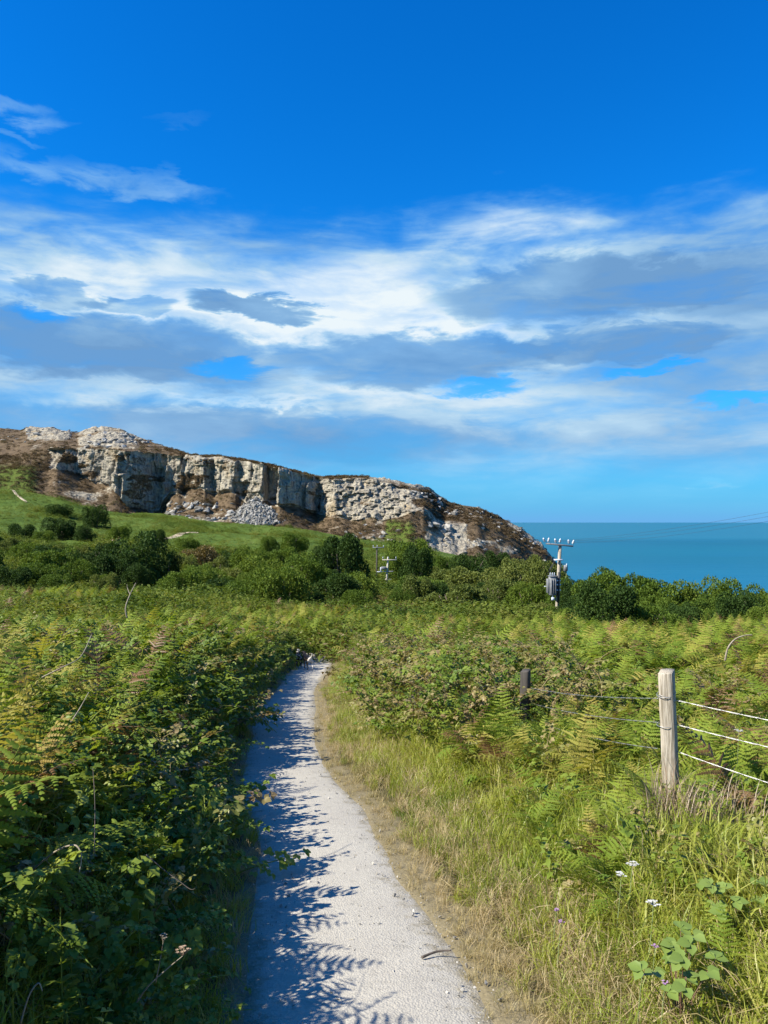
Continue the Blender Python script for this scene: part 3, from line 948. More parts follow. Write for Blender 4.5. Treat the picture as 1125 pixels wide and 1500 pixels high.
# ------------------------------------------------------------------ plant building blocks
def frond_mesh(name, mat, seed, length=1.0, arch=1.25, pairs=15):
    """one bracken frond: bare stipe, arching rachis, opposite pinnae each carrying pinnules"""
    rr = random.Random(seed)
    mb = MB()
    npt = 26
    pts, dirs = [], []
    p = Vector((0, 0, 0))
    bend = rr.uniform(-0.25, 0.25)
    for i in range(npt):
        s = i / (npt - 1)
        ang = 0.12 + arch * s ** 1.4
        d = Vector((math.sin(ang), bend * s * 0.6, math.cos(ang))).normalized()
        pts.append(p.copy()); dirs.append(d)
        p = p + d * (length / (npt - 1))
    mb.tube(pts[::3] + [pts[-1]], [0.0055 * (1 - 0.8 * i / 9) for i in range(len(pts[::3]) + 1)], 3, False, 0.75)
    for k in range(pairs):
        s = 0.30 + 0.69 * (k + 0.5) / pairs
        x = s * (npt - 1); i = min(int(x), npt - 2); f = x - i
        c = pts[i].lerp(pts[i + 1], f); d = dirs[i].lerp(dirs[i + 1], f).normalized()
        side = d.cross(Vector((0, 0, 1)));
        if side.length < 1e-3:
            side = Vector((0, 1, 0))
        side.normalize()
        up = side.cross(d).normalized()
        b = (k + 0.5) / pairs
        pl = length * 0.31 * (1 - b) ** 0.85 * (0.75 + 0.25 * min(1, b * 8)) + 0.012
        for sg in (-1, 1):
            if rr.random() < 0.05:
                continue
            pl_full = pl
            pl = pl_full * rr.uniform(0.72, 1.12)
            pd = (side * sg + d * (0.38 + 0.25 * b + rr.uniform(-0.16, 0.20)) + up * rr.uniform(-0.50, 0.12)).normalized()
            pup = up
            nq = max(3, int(pl / (length * 0.021)))
            tone = min(1, max(0, rr.gauss(0.45 + 0.15 * (1 - b), 0.20)))
            drp = rr.uniform(0.12, 0.35)
            wq = (pup.cross(pd)).normalized()
            step = pl / nq
            for j in range(nq):
                t = (j + 0.6) / nq
                o = c + pd * (pl * t) - Vector((0, 0, 1)) * (drp * pl * t * t)
                ql = length * 0.026 * (1 - t) ** 0.6 * (0.4 + 0.6 * (1 - b)) + 0.004 * length
                for g in (-1, 1):
                    q = (wq * g + pd * 0.5).normalized()
                    e = o + q * ql - pup * (ql * 0.22)
                    h = pd * step * 0.44
                    mdl = o + q * ql * 0.55
                    mb.add([o - h, o + h, mdl + h * 1.05 - pup * ql * 0.04, e, mdl - h * 1.05 - pup * ql * 0.04],
                           [(0, 1, 2, 4)], [(2, 3, 4)], tone + rr.uniform(-0.08, 0.08))
            pl = pl_full
    return mb.mesh(name, [mat])


FRONDS = {}
for key in ('fern', 'fern_yellow', 'fern_brown'):
    FRONDS[key] = [frond_mesh('frond_' + key, M[key], 200 + i, 1.0, a_, pr) for i, (a_, pr) in enumerate(((1.05, 15), (1.45, 16), (1.85, 14), (1.3, 12), (2.1, 15)))]


def fern_layout(seed):
    rr = random.Random(seed)
    n = rr.choice((3, 4, 4, 5))
    a0 = rr.uniform(0, 6.28)
    L = []
    for i in range(n):
        L.append((rr.randrange(5), a0 + i * 6.283 / n + rr.uniform(-0.5, 0.5), rr.uniform(-0.25, 0.5), rr.uniform(0.55, 1.1),
                  (rr.uniform(-0.05, 0.05), rr.uniform(-0.05, 0.05))))
    return L


LAYOUTS = [fern_layout(300 + i) for i in range(8)]


def frond_matrix(l):
    return Matrix.Translation((l[4][0], l[4][1], 0)) @ Matrix.Rotation(l[1], 4, 'Z') @ Matrix.Rotation(l[2], 4, 'Y') @ Matrix.Scale(l[3], 4)


def join_meshes(name, parts, mats):
    """parts: list of (mesh, matrix); copies geometry and tone into one mesh"""
    Vs, F4, F3, T, b = [], [], [], [], 0
    for me, mx in parts:
        n = len(me.vertices)
        co = np.empty(n * 3, np.float32); me.vertices.foreach_get('co', co)
        co = co.reshape(-1, 3)
        mm = np.array(mx)
        Vs.append(co @ mm[:3, :3].T + mm[:3, 3])
        tn = np.empty(n, np.float32); me.attributes['tone'].data.foreach_get('value', tn); T.append(tn)
        li = np.empty(len(me.loops), np.int32); me.loops.foreach_get('vertex_index', li)
        st = np.empty(len(me.polygons), np.int32); me.polygons.foreach_get('loop_start', st)
        tt = np.empty(len(me.polygons), np.int32); me.polygons.foreach_get('loop_total', tt)
        for k, L in ((4, F4), (3, F3)):
            s = st[tt == k]
            if len(s):
                L.append(li[s[:, None] + np.arange(k)] + b)
        b += n
    return mesh_np(name, np.concatenate(Vs), [np.concatenate(F4) if F4 else np.zeros((0, 4), int), np.concatenate(F3) if F3 else np.zeros((0, 3), int)],
                   mats, {'tone': np.concatenate(T)})


FERNS = {k: [join_meshes('fern_plant', [(FRONDS[k][l[0]], frond_matrix(l)) for l in LY], [M[k]]) for LY in LAYOUTS[:5]] for k in FRONDS}


def leaf_add(mb, base, d, up, ln, wd, tone, fold=0.25, curl=0.2):
    """an ovate leaflet folded along its midrib"""
    side = d.cross(up).normalized()
    up = side.cross(d).normalized()
    m0, m1, tip = base, base + d * ln * 0.45 - up * ln * 0.02, base + d * ln - up * ln * curl
    vs = [m0]
    for s, wv in ((0.22, 0.40), (0.58, 0.46)):
        for g in (-1, 1):
            vs.append(base + d * ln * s + side * g * wd * wv + up * wd * fold * 0.5 - up * ln * curl * s * s)
    vs += [m1, tip]
    mb.add(vs, [], [(0, 5, 1), (1, 5, 3), (3, 5, 6), (0, 2, 5), (2, 4, 5), (4, 6, 5)], tone)


def spray_mesh(name, mat, seed, leaves=17, ln=0.036, reach=0.42, canes=True):
    """a bramble shoot with three-leaflet leaves along an arching cane"""
    rr = random.Random(seed)
    mb = MB()
    pts = []
    p, az = Vector((0, 0, 0)), rr.uniform(0, 6.28)
    ang = rr.uniform(0.1, 0.5)
    for i in range(9):
        pts.append(p.copy())
        ang += rr.uniform(0.08, 0.24)
        az += rr.uniform(-0.2, 0.2)
        p = p + Vector((math.sin(ang) * math.cos(az), math.sin(ang) * math.sin(az), math.cos(ang))) * reach / 8
    if canes:
        mb.tube(pts, [0.0042 * (1 - 0.07 * i) for i in range(9)], 3, False, 0.9)
    for i in range(leaves):
        x = rr.uniform(1.0, 7.9); k = int(x)
        c = pts[k].lerp(pts[k + 1], x - k)
        a = rr.uniform(0, 6.28)
        d = Vector((math.cos(a), math.sin(a), rr.uniform(-0.15, 0.6))).normalized()
        c2 = c + d * rr.uniform(0.015, 0.05)
        up = (Vector((0, 0, 1)) + Vector((rr.uniform(-0.5, 0.5), rr.uniform(-0.5, 0.5), 0))).normalized()
        tone = min(1, max(0, rr.gauss(0.48, 0.2)))
        sz = ln * rr.uniform(0.7, 1.25)
        side = d.cross(up).normalized()
        for dd, q in ((d, 1.0), ((d * 0.35 + side).normalized(), 0.82), ((d * 0.35 - side).normalized(), 0.82)):
            leaf_add(mb, c2, dd, up, sz * q, sz * q * 0.85, tone + rr.uniform(-0.05, 0.05), rr.uniform(0.1, 0.5), rr.uniform(0.05, 0.35))
    return mb.mesh(name, [mat])


SPRAYS = [spray_mesh('bramble_spray', M['bramble'], 400 + i) for i in range(6)]
SPRAYS_DRY = [spray_mesh('bramble_spray_dry', M['bramble_dry'], 420 + i, 17, 0.034) for i in range(5)]


def tuft_mesh(name, mat, seed, blades=30, h=0.36, spread=0.10, wd=0.0042, lean=0.9, droop=1.0):
    rr = random.Random(seed)
    mb = MB()
    dom = rr.uniform(0, 6.28)
    for _ in range(blades):
        a = dom + rr.gauss(0, 1.5)
        b = Vector((rr.gauss(0, spread * 0.5), rr.gauss(0, spread * 0.5), -0.02))
        hh = h * rr.uniform(0.45, 1.1)
        out_ = Vector((math.cos(a), math.sin(a), 0))
        side = Vector((-math.sin(a), math.cos(a), 0))
        ln = rr.uniform(0.15, lean)
        tone = min(1, max(0, rr.gauss(0.5, 0.22)))
        w_ = wd * rr.uniform(0.7, 1.3)
        vs = []
        for s, ww in ((0, 1.0), (0.4, 0.9), (0.75, 0.6)):
            c = b + out_ * hh * ln * s ** 1.7 + Vector((0, 0, 1)) * hh * (s - droop * 0.32 * ln * s ** 3)
            vs += [c - side * w_ * ww, c + side * w_ * ww]
        vs.append(b + out_ * hh * ln * 1.15 + Vector((0, 0, 1)) * hh * (1 - droop * 0.5 * ln))
        mb.add(vs, [(0, 1, 3, 2), (2, 3, 5, 4)], [(4, 5, 6)], tone)
    return mb.mesh(name, [mat])


GRASS = [tuft_mesh('grass_tuft', M['grass'], 500 + i, 34, 0.36, 0.12) for i in range(5)]
STRAW = [tuft_mesh('straw_tuft', M['straw'], 520 + i, 30, 0.30, 0.14, 0.0030, 1.1) for i in range(5)]


def herb_mesh(name, mat, seed, h=0.5):
    """upright weed with opposite narrow leaves"""
    rr = random.Random(seed)
    mb = MB()
    lean = Vector((rr.uniform(-0.2, 0.2), rr.uniform(-0.2, 0.2), 1))
    mb.tube([Vector((0, 0, 0)), lean * h * 0.5, lean * h], [0.004, 0.003, 0.0015], 3, False, 0.6)
    for i in range(8):
        s = 0.2 + 0.8 * i / 8
        a = i * 1.57 + rr.uniform(-0.3, 0.3)
        for g in (0, math.pi):
            d = Vector((math.cos(a + g), math.sin(a + g), rr.uniform(0.0, 0.7))).normalized()
            leaf_add(mb, lean * h * s, d, Vector((0, 0, 1)), 0.085 * (1.15 - 0.6 * s), 0.036, min(1, max(0, rr.gauss(0.5, 0.15))), 0.3, 0.4)
    return mb.mesh(name, [mat])


HERBS = [herb_mesh('herb', M['bramble'], 540 + i, 0.45) for i in range(3)]


# clump meshes for the middle distance (field bracken seen from 30 m on)
def clump_mesh(name, mat, seed, n=170, r=0.6, h=0.62, ls=0.10):
    g = np.random.default_rng(seed)
    a = g.uniform(0, 6.283, n); q = np.sqrt(g.uniform(0, 1, n)) * r
    c = np.stack([np.cos(a) * q, np.sin(a) * q, h * (1 - (q / r) ** 2) * g.uniform(0.35, 1.05, n)], 1)
    d = np.stack([np.cos(a) + g.normal(0, 0.6, n), np.sin(a) + g.normal(0, 0.6, n), g.normal(0.15, 0.35, n)], 1)
    return leaf_cloud(name, mat, c, d, ls, g, 2.4)


def leaf_cloud(name, mat, c, d, ls, g, ratio=1.5, upb=0.9, attr=None):
    """many small pointed leaves at points c heading d"""
    n = len(c)
    d = d / np.linalg.norm(d, axis=1)[:, None]
    up = np.stack([g.normal(0, 0.55, n), g.normal(0, 0.55, n), np.full(n, upb)], 1)
    s = np.cross(d, up); s /= np.linalg.norm(s, axis=1)[:, None] + 1e-9
    l = (ls * g.uniform(0.6, 1.35, n))[:, None]
    wdt = l / ratio
    upn = np.cross(s, d)
    V = np.stack([c - d * l * 0.5, c + s * wdt * 0.5 + upn * wdt * 0.12, c + d * l * 0.5 - upn * l * 0.15, c - s * wdt * 0.5 + upn * wdt * 0.12], 1).reshape(-1, 3)
    q = np.arange(n * 4).reshape(-1, 4)
    tone = np.repeat(np.clip(g.normal(0.5, 0.2, n), 0, 1), 4)
    return mesh_np(name, V, [q], [mat], {'tone': tone})


M['heather'] = foliage('heather_sprig', [(0.042, 0.034, 0.018), (0.092, 0.066, 0.038), (0.150, 0.108, 0.062), (0.115, 0.118, 0.040)], 0.12, 0.07, 0.9, 0.05, patch_w=0.7)
HEATHER = [clump_mesh('heather_clump', M['heather'], 640 + i, 90, 0.6, 0.42, 0.2) for i in range(4)]
CLUMPS = [clump_mesh('bracken_clump', M['heath'], 600 + i) for i in range(5)]
CLUMPS_RUSSET = [clump_mesh('bracken_clump_russet', M['shrub_russet'], 620 + i, 130, 0.6, 0.5) for i in range(3)]


def heather():
    ok = np.flatnonzero(((HR < 0.40) & (HS <= 3) & (HU > -60)).ravel() & (HZ.ravel() > -30))
    i = rng.choice(ok, 7000)
    pos = np.stack([HX.ravel()[i], HD.ravel()[i], HZ.ravel()[i] - 0.1], 1)
    pos += rng.normal(0, 0.25, pos.shape) * (1, 1, 0)
    scatter_stuff('heather', 'brown heather and gorse matting the rocky headland', HEATHER, pos, rots(len(i), 0.2), rng.uniform(0.7, 2.1, len(i)), rng.integers(0, 4, len(i)))


# ------------------------------------------------------------------ near vegetation layout
def frustum_points(n, y0, y1, pw=1.0, margin=1.10):
    """points in the wedge of ground the picture can see (and a margin beyond), density falling with distance by pw"""
    s = rng.uniform(0, 1, n)
    e = 2 - pw
    y = (y0 ** e + s * (y1 ** e - y0 ** e)) ** (1 / e) if abs(e) > 1e-6 else y0 * (y1 / y0) ** s
    hw_ = 0.52 * y * margin + 0.9
    x = rng.uniform(-1, 1, n) * hw_
    return x, y


def rots(n, tilt=0.25):
    return np.stack([rng.normal(0, tilt, n), rng.normal(0, tilt, n), rng.uniform(0, 6.283, n)], 1)


def pack(x, y, h=0.0):
    return np.stack([x, y, gz(x, y) + h], 1)


heather()

# --- ferns
fx, fy = frustum_points(13000, 1.9, 52, 1.05)
D, left = pdist(fx, fy)
pn = fbm(fx * 0.45, fy * 0.45, 3, 700)
pr = np.where(left, ss(0.35, 1.1, D) * (0.75 + 0.9 * (pn - 0.35)), ss(0.8, 1.8, D) * ss(0.38, 0.52, pn) * 0.72 + 0.14 * ss(0.6, 1.2, D))
brown_zone = (~left) & (fy > 7.5) & (fy < 24) & (fx > -1.6 - 0.02 * fy) & (fx < 0.16 * fy + 0.8)
pr = np.where(brown_zone, pr * 0.35, pr)
keep = rng.uniform(0, 1, len(fx)) < pr
# keep sight lines to the fence post free
keep &= ~((~left) & (np.abs(fx / fy - (975 - 562.5) / F) < 0.06) & (fy < 5.4) & (fy > 2.5) & (rng.uniform(0, 1, len(fx)) < 0.75))
keep &= ~(left & (D < 0.95) & (fy < 6.5))
keep &= ~((D < 1.1) & (fy > 27) & (fy < 36))
keep &= np.hypot(fx, fy) > np.where(left, 2.0, 3.0)
fx, fy, left, pn, D = fx[keep], fy[keep], left[keep], pn[keep], D[keep]
nf = len(fx)
nearshrink = np.where((~left) & (fy < 4.5), 0.72, 1.0)
fscale = np.where(left, rng.uniform(0.52, 0.86, nf) * (0.65 + 0.35 * ss(0.3, 1.3, D)), rng.uniform(0.46, 0.76, nf) * (1 + 0.75 * ss(7, 18, fy))) * np.where(fy > 14, 1.12, 1.0) * (1 + 0.15 * ss(6, 12, fy) * left) * nearshrink
r_ = rng.uniform(0, 1, nf)
yn = fbm(fx * 0.8 + 50, fy * 0.8, 2, 710)
fk = np.where(r_ < 0.11, 2, np.where(r_ + (yn - 0.5) * 1.3 < np.where(left, 0.42, 0.33), 1, 0))
fz = gz(fx, fy)
frot = rots(nf, 0.22)
order = np.argsort(-(fscale / fy) + (np.abs(fx) > 0.53 * fy + 0.3) * 9)
KINDS = ('fern', 'fern_yellow', 'fern_brown')
FC = {'fern': 'green', 'fern_yellow': 'yellowing', 'fern_brown': 'russet dead'}


def fern_words(i):
    size = 'tall' if fscale[i] > 0.74 else ('small' if fscale[i] < 0.5 else 'middling')
    if left[i]:
        place = 'low on the hedge side above the path' if D[i] < 1.1 else ('on the shoulder of the hedge bank' if D[i] < 2.2 else 'out on the open top of the hedge bank')
    elif math.hypot(fx[i] - 1.87, fy[i] - 5.1) < 0.9:
        place = 'beside the tall pale fence post'
    elif math.hypot(fx[i] - 1.51, fy[i] - 8.2) < 1.0:
        place = 'beside the dark fence post'
    elif D[i] < 1.7:
        place = 'in the long grass between path and fence'
    elif fy[i] > 9:
        place = 'in the bracken slope beyond the dark fence post'
    else:
        place = 'in the bracken under the fence wires'
    return size, place


for i in order[:290]:
    k = KINDS[fk[i]]
    sz_, pl_ = fern_words(i)
    root = empty('bracken_fern', (fx[i], fy[i], fz[i]), 0, '%s %s bracken fern %s' % (sz_, FC[k], pl_), 'fern', '%s %s ferns %s' % (sz_, FC[k], pl_))
    root.rotation_euler = frot[i]
    root.scale = (fscale[i],) * 3
    for l in LAYOUTS[int(rng.integers(0, 8))]:
        c = link('frond', FRONDS[k][l[0]], root)
        c.matrix_local = frond_matrix(l)
rest = order[290:]
src = FERNS['fern'] + FERNS['fern_yellow'] + FERNS['fern_brown']
scatter_stuff('bracken', 'mass of green and yellowing bracken covering both banks', src, np.stack([fx, fy, fz], 1)[rest], frot[rest], fscale[rest],
              fk[rest] * 5 + rng.integers(0, 5, len(rest)))

# --- brambles
bx, by = frustum_points(24000, 1.9, 36, 1.25)
D, left = pdist(bx, by)
pn = fbm(bx * 0.5 + 20, by * 0.5, 3, 720)
bz = (~left) & (by > 7.5) & (by < 26) & (bx > -1.7) & (bx < 0.17 * by + 0.9)
pr = np.where(left, ss(0.10, 0.40, D) * (0.42 + 0.55 * (1 - ss(0.5, 1.5, D))), ss(0.5, 1.3, D) * np.where(by > 6, 0.30 + 0.4 * ss(0.5, 0.62, pn), ss(0.54, 0.68, pn) * 0.28))
pr = np.where(bz, ss(0.45, 1.2, D) * 0.85, pr)
keep = (rng.uniform(0, 1, len(bx)) < pr) & (np.hypot(bx, by) > 2.55)
bx, by, left, pn, D, bz = bx[keep], by[keep], left[keep], pn[keep], D[keep], bz[keep]
nb = len(bx)
r_ = rng.uniform(0, 1, nb)
dry = np.where(bz, r_ < 0.62, np.where(left, r_ < 0.12, r_ < 0.42))
bs = rng.uniform(0.75, 1.25, nb) * np.where(left, 1.05, 0.9) * np.where(by > 8, 1.5, np.where(by < 3.6, 0.8, 1.0))
hh = rng.uniform(0, 0.30, nb) * np.where(left, 1, np.where(bz, 2.2, 0.5)) * ss(0.2, 0.9, D)
rot = rots(nb, 0.3)
rot[:, 1] += np.where(left, 0.35 * (1 - ss(0.3, 1.2, D)), 0)
scatter_stuff('brambles', 'tangle of bramble shoots over the banks, green and withered', SPRAYS + SPRAYS_DRY, np.stack([bx, by, gz(bx, by) + hh], 1), rot, bs,
              np.where(dry, 6 + rng.integers(0, 5, nb), rng.integers(0, 6, nb)))

# --- herbs in the hedge side
hx, hy = frustum_points(2600, 1.6, 30, 1.2)
D, left = pdist(hx, hy)
keep = (rng.uniform(0, 1, len(hx)) < np.where(left, ss(0.05, 0.3, D) * 0.5, ss(0.5, 1.2, D) * 0.4)) & (np.hypot(hx, hy) > 1.6)
hx, hy = hx[keep], hy[keep]
scatter_stuff('weeds', 'leafy weeds standing among the bracken', HERBS, pack(hx, hy), rots(len(hx), 0.3), rng.uniform(0.7, 1.2, len(hx)), rng.integers(0, 3, len(hx)))

# --- grass
gx, gy = frustum_points(46000, 1.5, 36, 1.2)
D, left = pdist(gx, gy)
pn = fbm(gx * 0.7 + 70, gy * 0.7, 3, 730)
pr = np.where(left, ss(0.0, 0.12, D) * (1 - ss(0.5, 1.0, D)) * 0.5 + 0.10 * ss(0.2, 0.6, D), ss(0.15, 0.45, D) * (0.95 - 0.35 * ss(1.5, 3.0, D)))
keep = rng.uniform(0, 1, len(gx)) < pr
gx, gy, D, left = gx[keep], gy[keep], D[keep], left[keep]
n_ = len(gx)
gs = rng.uniform(0.7, 1.25, n_) * (0.42 + 0.55 * ss(0.2, 1.3, D)) * np.where(gy > 10, 1.2, 1.0)
dryg = rng.uniform(0, 1, n_) < np.where(left, 0.25, 0.12 + 0.35 * (1 - ss(0.3, 1.2, D)))
scatter_stuff('grass', 'long yellow-green grass along the fenced side of the path', GRASS + STRAW, pack(gx, gy), rots(n_, 0.22), gs,
              np.where(dryg, 5 + rng.integers(0, 5, n_), rng.integers(0, 5, n_)))

# --- short straw at the path edges
sx, sy = frustum_points(42000, 1.5, 34, 1.25)
D, left = pdist(sx, sy)
pn = vn(sx * 2.2, sy * 2.2, 740)
pr = np.where(left, ss(-0.04, 0.05, D) * (1 - ss(0.10, 0.30, D)) * 0.5, ss(-0.07, 0.12, D) * (1 - ss(0.45, 1.0, D))) * (0.35 + 0.8 * pn)
keep = rng.uniform(0, 1, len(sx)) < pr
sx, sy, D = sx[keep], sy[keep], D[keep]
n_ = len(sx)
scatter_stuff('dry_grass', 'short straw-coloured grass fringing the gravel path', STRAW, pack(sx, sy), rots(n_, 0.3), rng.uniform(0.25, 0.5, n_) * (0.6 + 0.9 * ss(0.0, 0.6, D)),
              rng.integers(0, 5, n_))

# --- loose gravel
px_, py_ = frustum_points(40000, 1.6, 16, 1.4)
D, left = pdist(px_, py_)
keep = (D < 0.06) & (rng.uniform(0, 1, len(px_)) < 0.30 + 0.6 * ss(-0.25, 0.02, D))
px_, py_ = px_[keep], py_[keep]
n_ = len(px_)
PEB = [rock_mesh('pebble', 900 + i, 10, 0.6) for i in range(4)]
for m__ in PEB:
    m__.materials.clear(); m__.materials.append(M['pebble'])
pz = -0.125 * py_ + 0.012
scatter_stuff('gravel', 'loose pale chippings on the path', PEB, np.stack([px_, py_, pz], 1), rots(n_, 1.0),
              rng.choice([0.003, 0.005, 0.008, 0.012], n_, p=[0.5, 0.32, 0.14, 0.04]), rng.integers(0, 4, n_))

# --- the field beyond: low bracken and scrub as one mass
mx, my = frustum_points(26000, 28, 175, 1.0)
D, left = pdist(mx, my)
u_ = 562.5 + F * mx / my
ok = (D > 0.3) & ~((u_ > 830) & (my > 46)) & ~((u_ > 620) & (my > 62))
mx, my, u_ = mx[ok], my[ok], u_[ok]
n_ = len(mx)
pn = fbm(mx * 0.10, my * 0.06, 3, 760)
rus = (rng.uniform(0, 1, n_) < np.where((u_ > 440) & (u_ < 590) & (my > 48) & (my < 85), 0.55, ss(0.60, 0.72, pn) * 0.35))
ms = rng.uniform(0.5, 1.0, n_) * (0.45 + 1.5 * fbm(mx * 0.16, my * 0.10, 3, 765) ** 1.5 * 2) * (0.75 + my / 110.0) * np.where(my < 45, 0.9, 1.0)
scatter_stuff('undergrowth', 'bracken and low scrub filling the dip beyond the path', CLUMPS + CLUMPS_RUSSET, pack(mx, my, 0.05), rots(n_, 0.15), ms,
              np.where(rus, 5 + rng.integers(0, 3, n_), rng.integers(0, 5, n_)))
# grass tussocks on the green slope
tx_, ty_ = frustum_points(9000, 150, 285, 1.0)
u_ = 562.5 + F * tx_ / ty_
ok = u_ < 640
tx_, ty_ = tx_[ok], ty_[ok]
n_ = len(tx_)
scatter_stuff('tussocks', 'rough green turf on the slope below the quarry', CLUMPS, pack(tx_, ty_, -0.15), rots(n_, 0.1), rng.uniform(0.9, 2.2, n_) * np.where(fbm(tx_ * 0.06, ty_ * 0.06, 3, 770) > 0.55, 1.5, 0.75), rng.integers(0, 5, n_))


# ------------------------------------------------------------------ shrubs and trees
def crown_mesh(name, mat, seed, leaves=13000, lobes=34, ls=0.15):
    """crown about 1 wide (radius) and 1 high (centre 0..1.1): leaves on the shells of many uneven lobes"""
    g = np.random.default_rng(seed)
    L = []
    for _ in range(lobes):
        a = g.uniform(0, 6.283); el = g.uniform(0.0, 1.0); r = g.uniform(0.35, 0.72)
        zz = 0.12 + 0.72 * el
        rad = r * math.sqrt(max(0.05, 1 - (max(zz - 0.3, 0) / 0.85) ** 2))
        L.append((math.cos(a) * rad, math.sin(a) * rad, zz, g.uniform(0.15, 0.33)))
    L = np.array(L)
    wgt = L[:, 3] ** 2; wgt /= wgt.sum()
    k = g.choice(lobes, leaves, p=wgt)
    dirs = g.normal(0, 1, (leaves, 3)); dirs[:, 2] += 0.35
    dirs /= np.linalg.norm(dirs, axis=1)[:, None]
    rr = g.uniform(0.55, 1.08, leaves) ** 0.6
    c = L[k, :3] + dirs * (L[k, 3] * rr)[:, None]
    c[:, 2] = np.maximum(c[:, 2], 0.0)
    d = dirs + g.normal(0, 0.7, (leaves, 3))
    return leaf_cloud(name, mat, c, d, ls, g, 1.35, 0.5)


def trunk_mesh(seed):
    rr = random.Random(seed)
    mb = MB()
    for i in range(5):
        a = i * 1.257 + rr.uniform(-0.3, 0.3)
        r = rr.uniform(0.2, 0.5)
        mb.tube([(0.04 * math.cos(a), 0.04 * math.sin(a), -0.08), (r * 0.4 * math.cos(a), r * 0.4 * math.sin(a), 0.28),
                 (r * math.cos(a + 0.2), r * math.sin(a + 0.2), 0.75)], [0.045, 0.03, 0.008], 6)
    return mb.mesh('trunk', [M['bark']])


TRUNKS = [trunk_mesh(i) for i in range(3)]
CROWNS = {k: [crown_mesh('crown', M['shrub_' + k], 800 + 10 * j + i, 13000, 34, lsz * 0.62) for i in range(3)] for j, (k, lsz) in
          enumerate((('dark', 0.075), ('mid', 0.075), ('olive', 0.085), ('russet', 0.08)))}


def shrub(u, vtop, vbase, halfw, depth, kind, label, group=None, name='shrub'):
    x = (u - 562.5) / F * depth
    zb = min(gz1(x, depth), EYE + (765 - vbase) / F * depth + 0.3)
    h = EYE + (765 - vtop) / F * depth - zb
    rr = random.Random(int(u * 31 + vtop))
    root = empty(name, (x, depth, zb - 0.05), rr.uniform(0, 6.28), label, 'shrub' if name == 'shrub' else 'tree', group)
    rad = halfw / F * depth
    root.scale = (rad * 1.08, rad * 1.08 * rr.uniform(0.9, 1.1), h * 0.93)
    link('trunk', rr.choice(TRUNKS), root)
    link('crown', rr.choice(CROWNS[kind]), root)
    return root


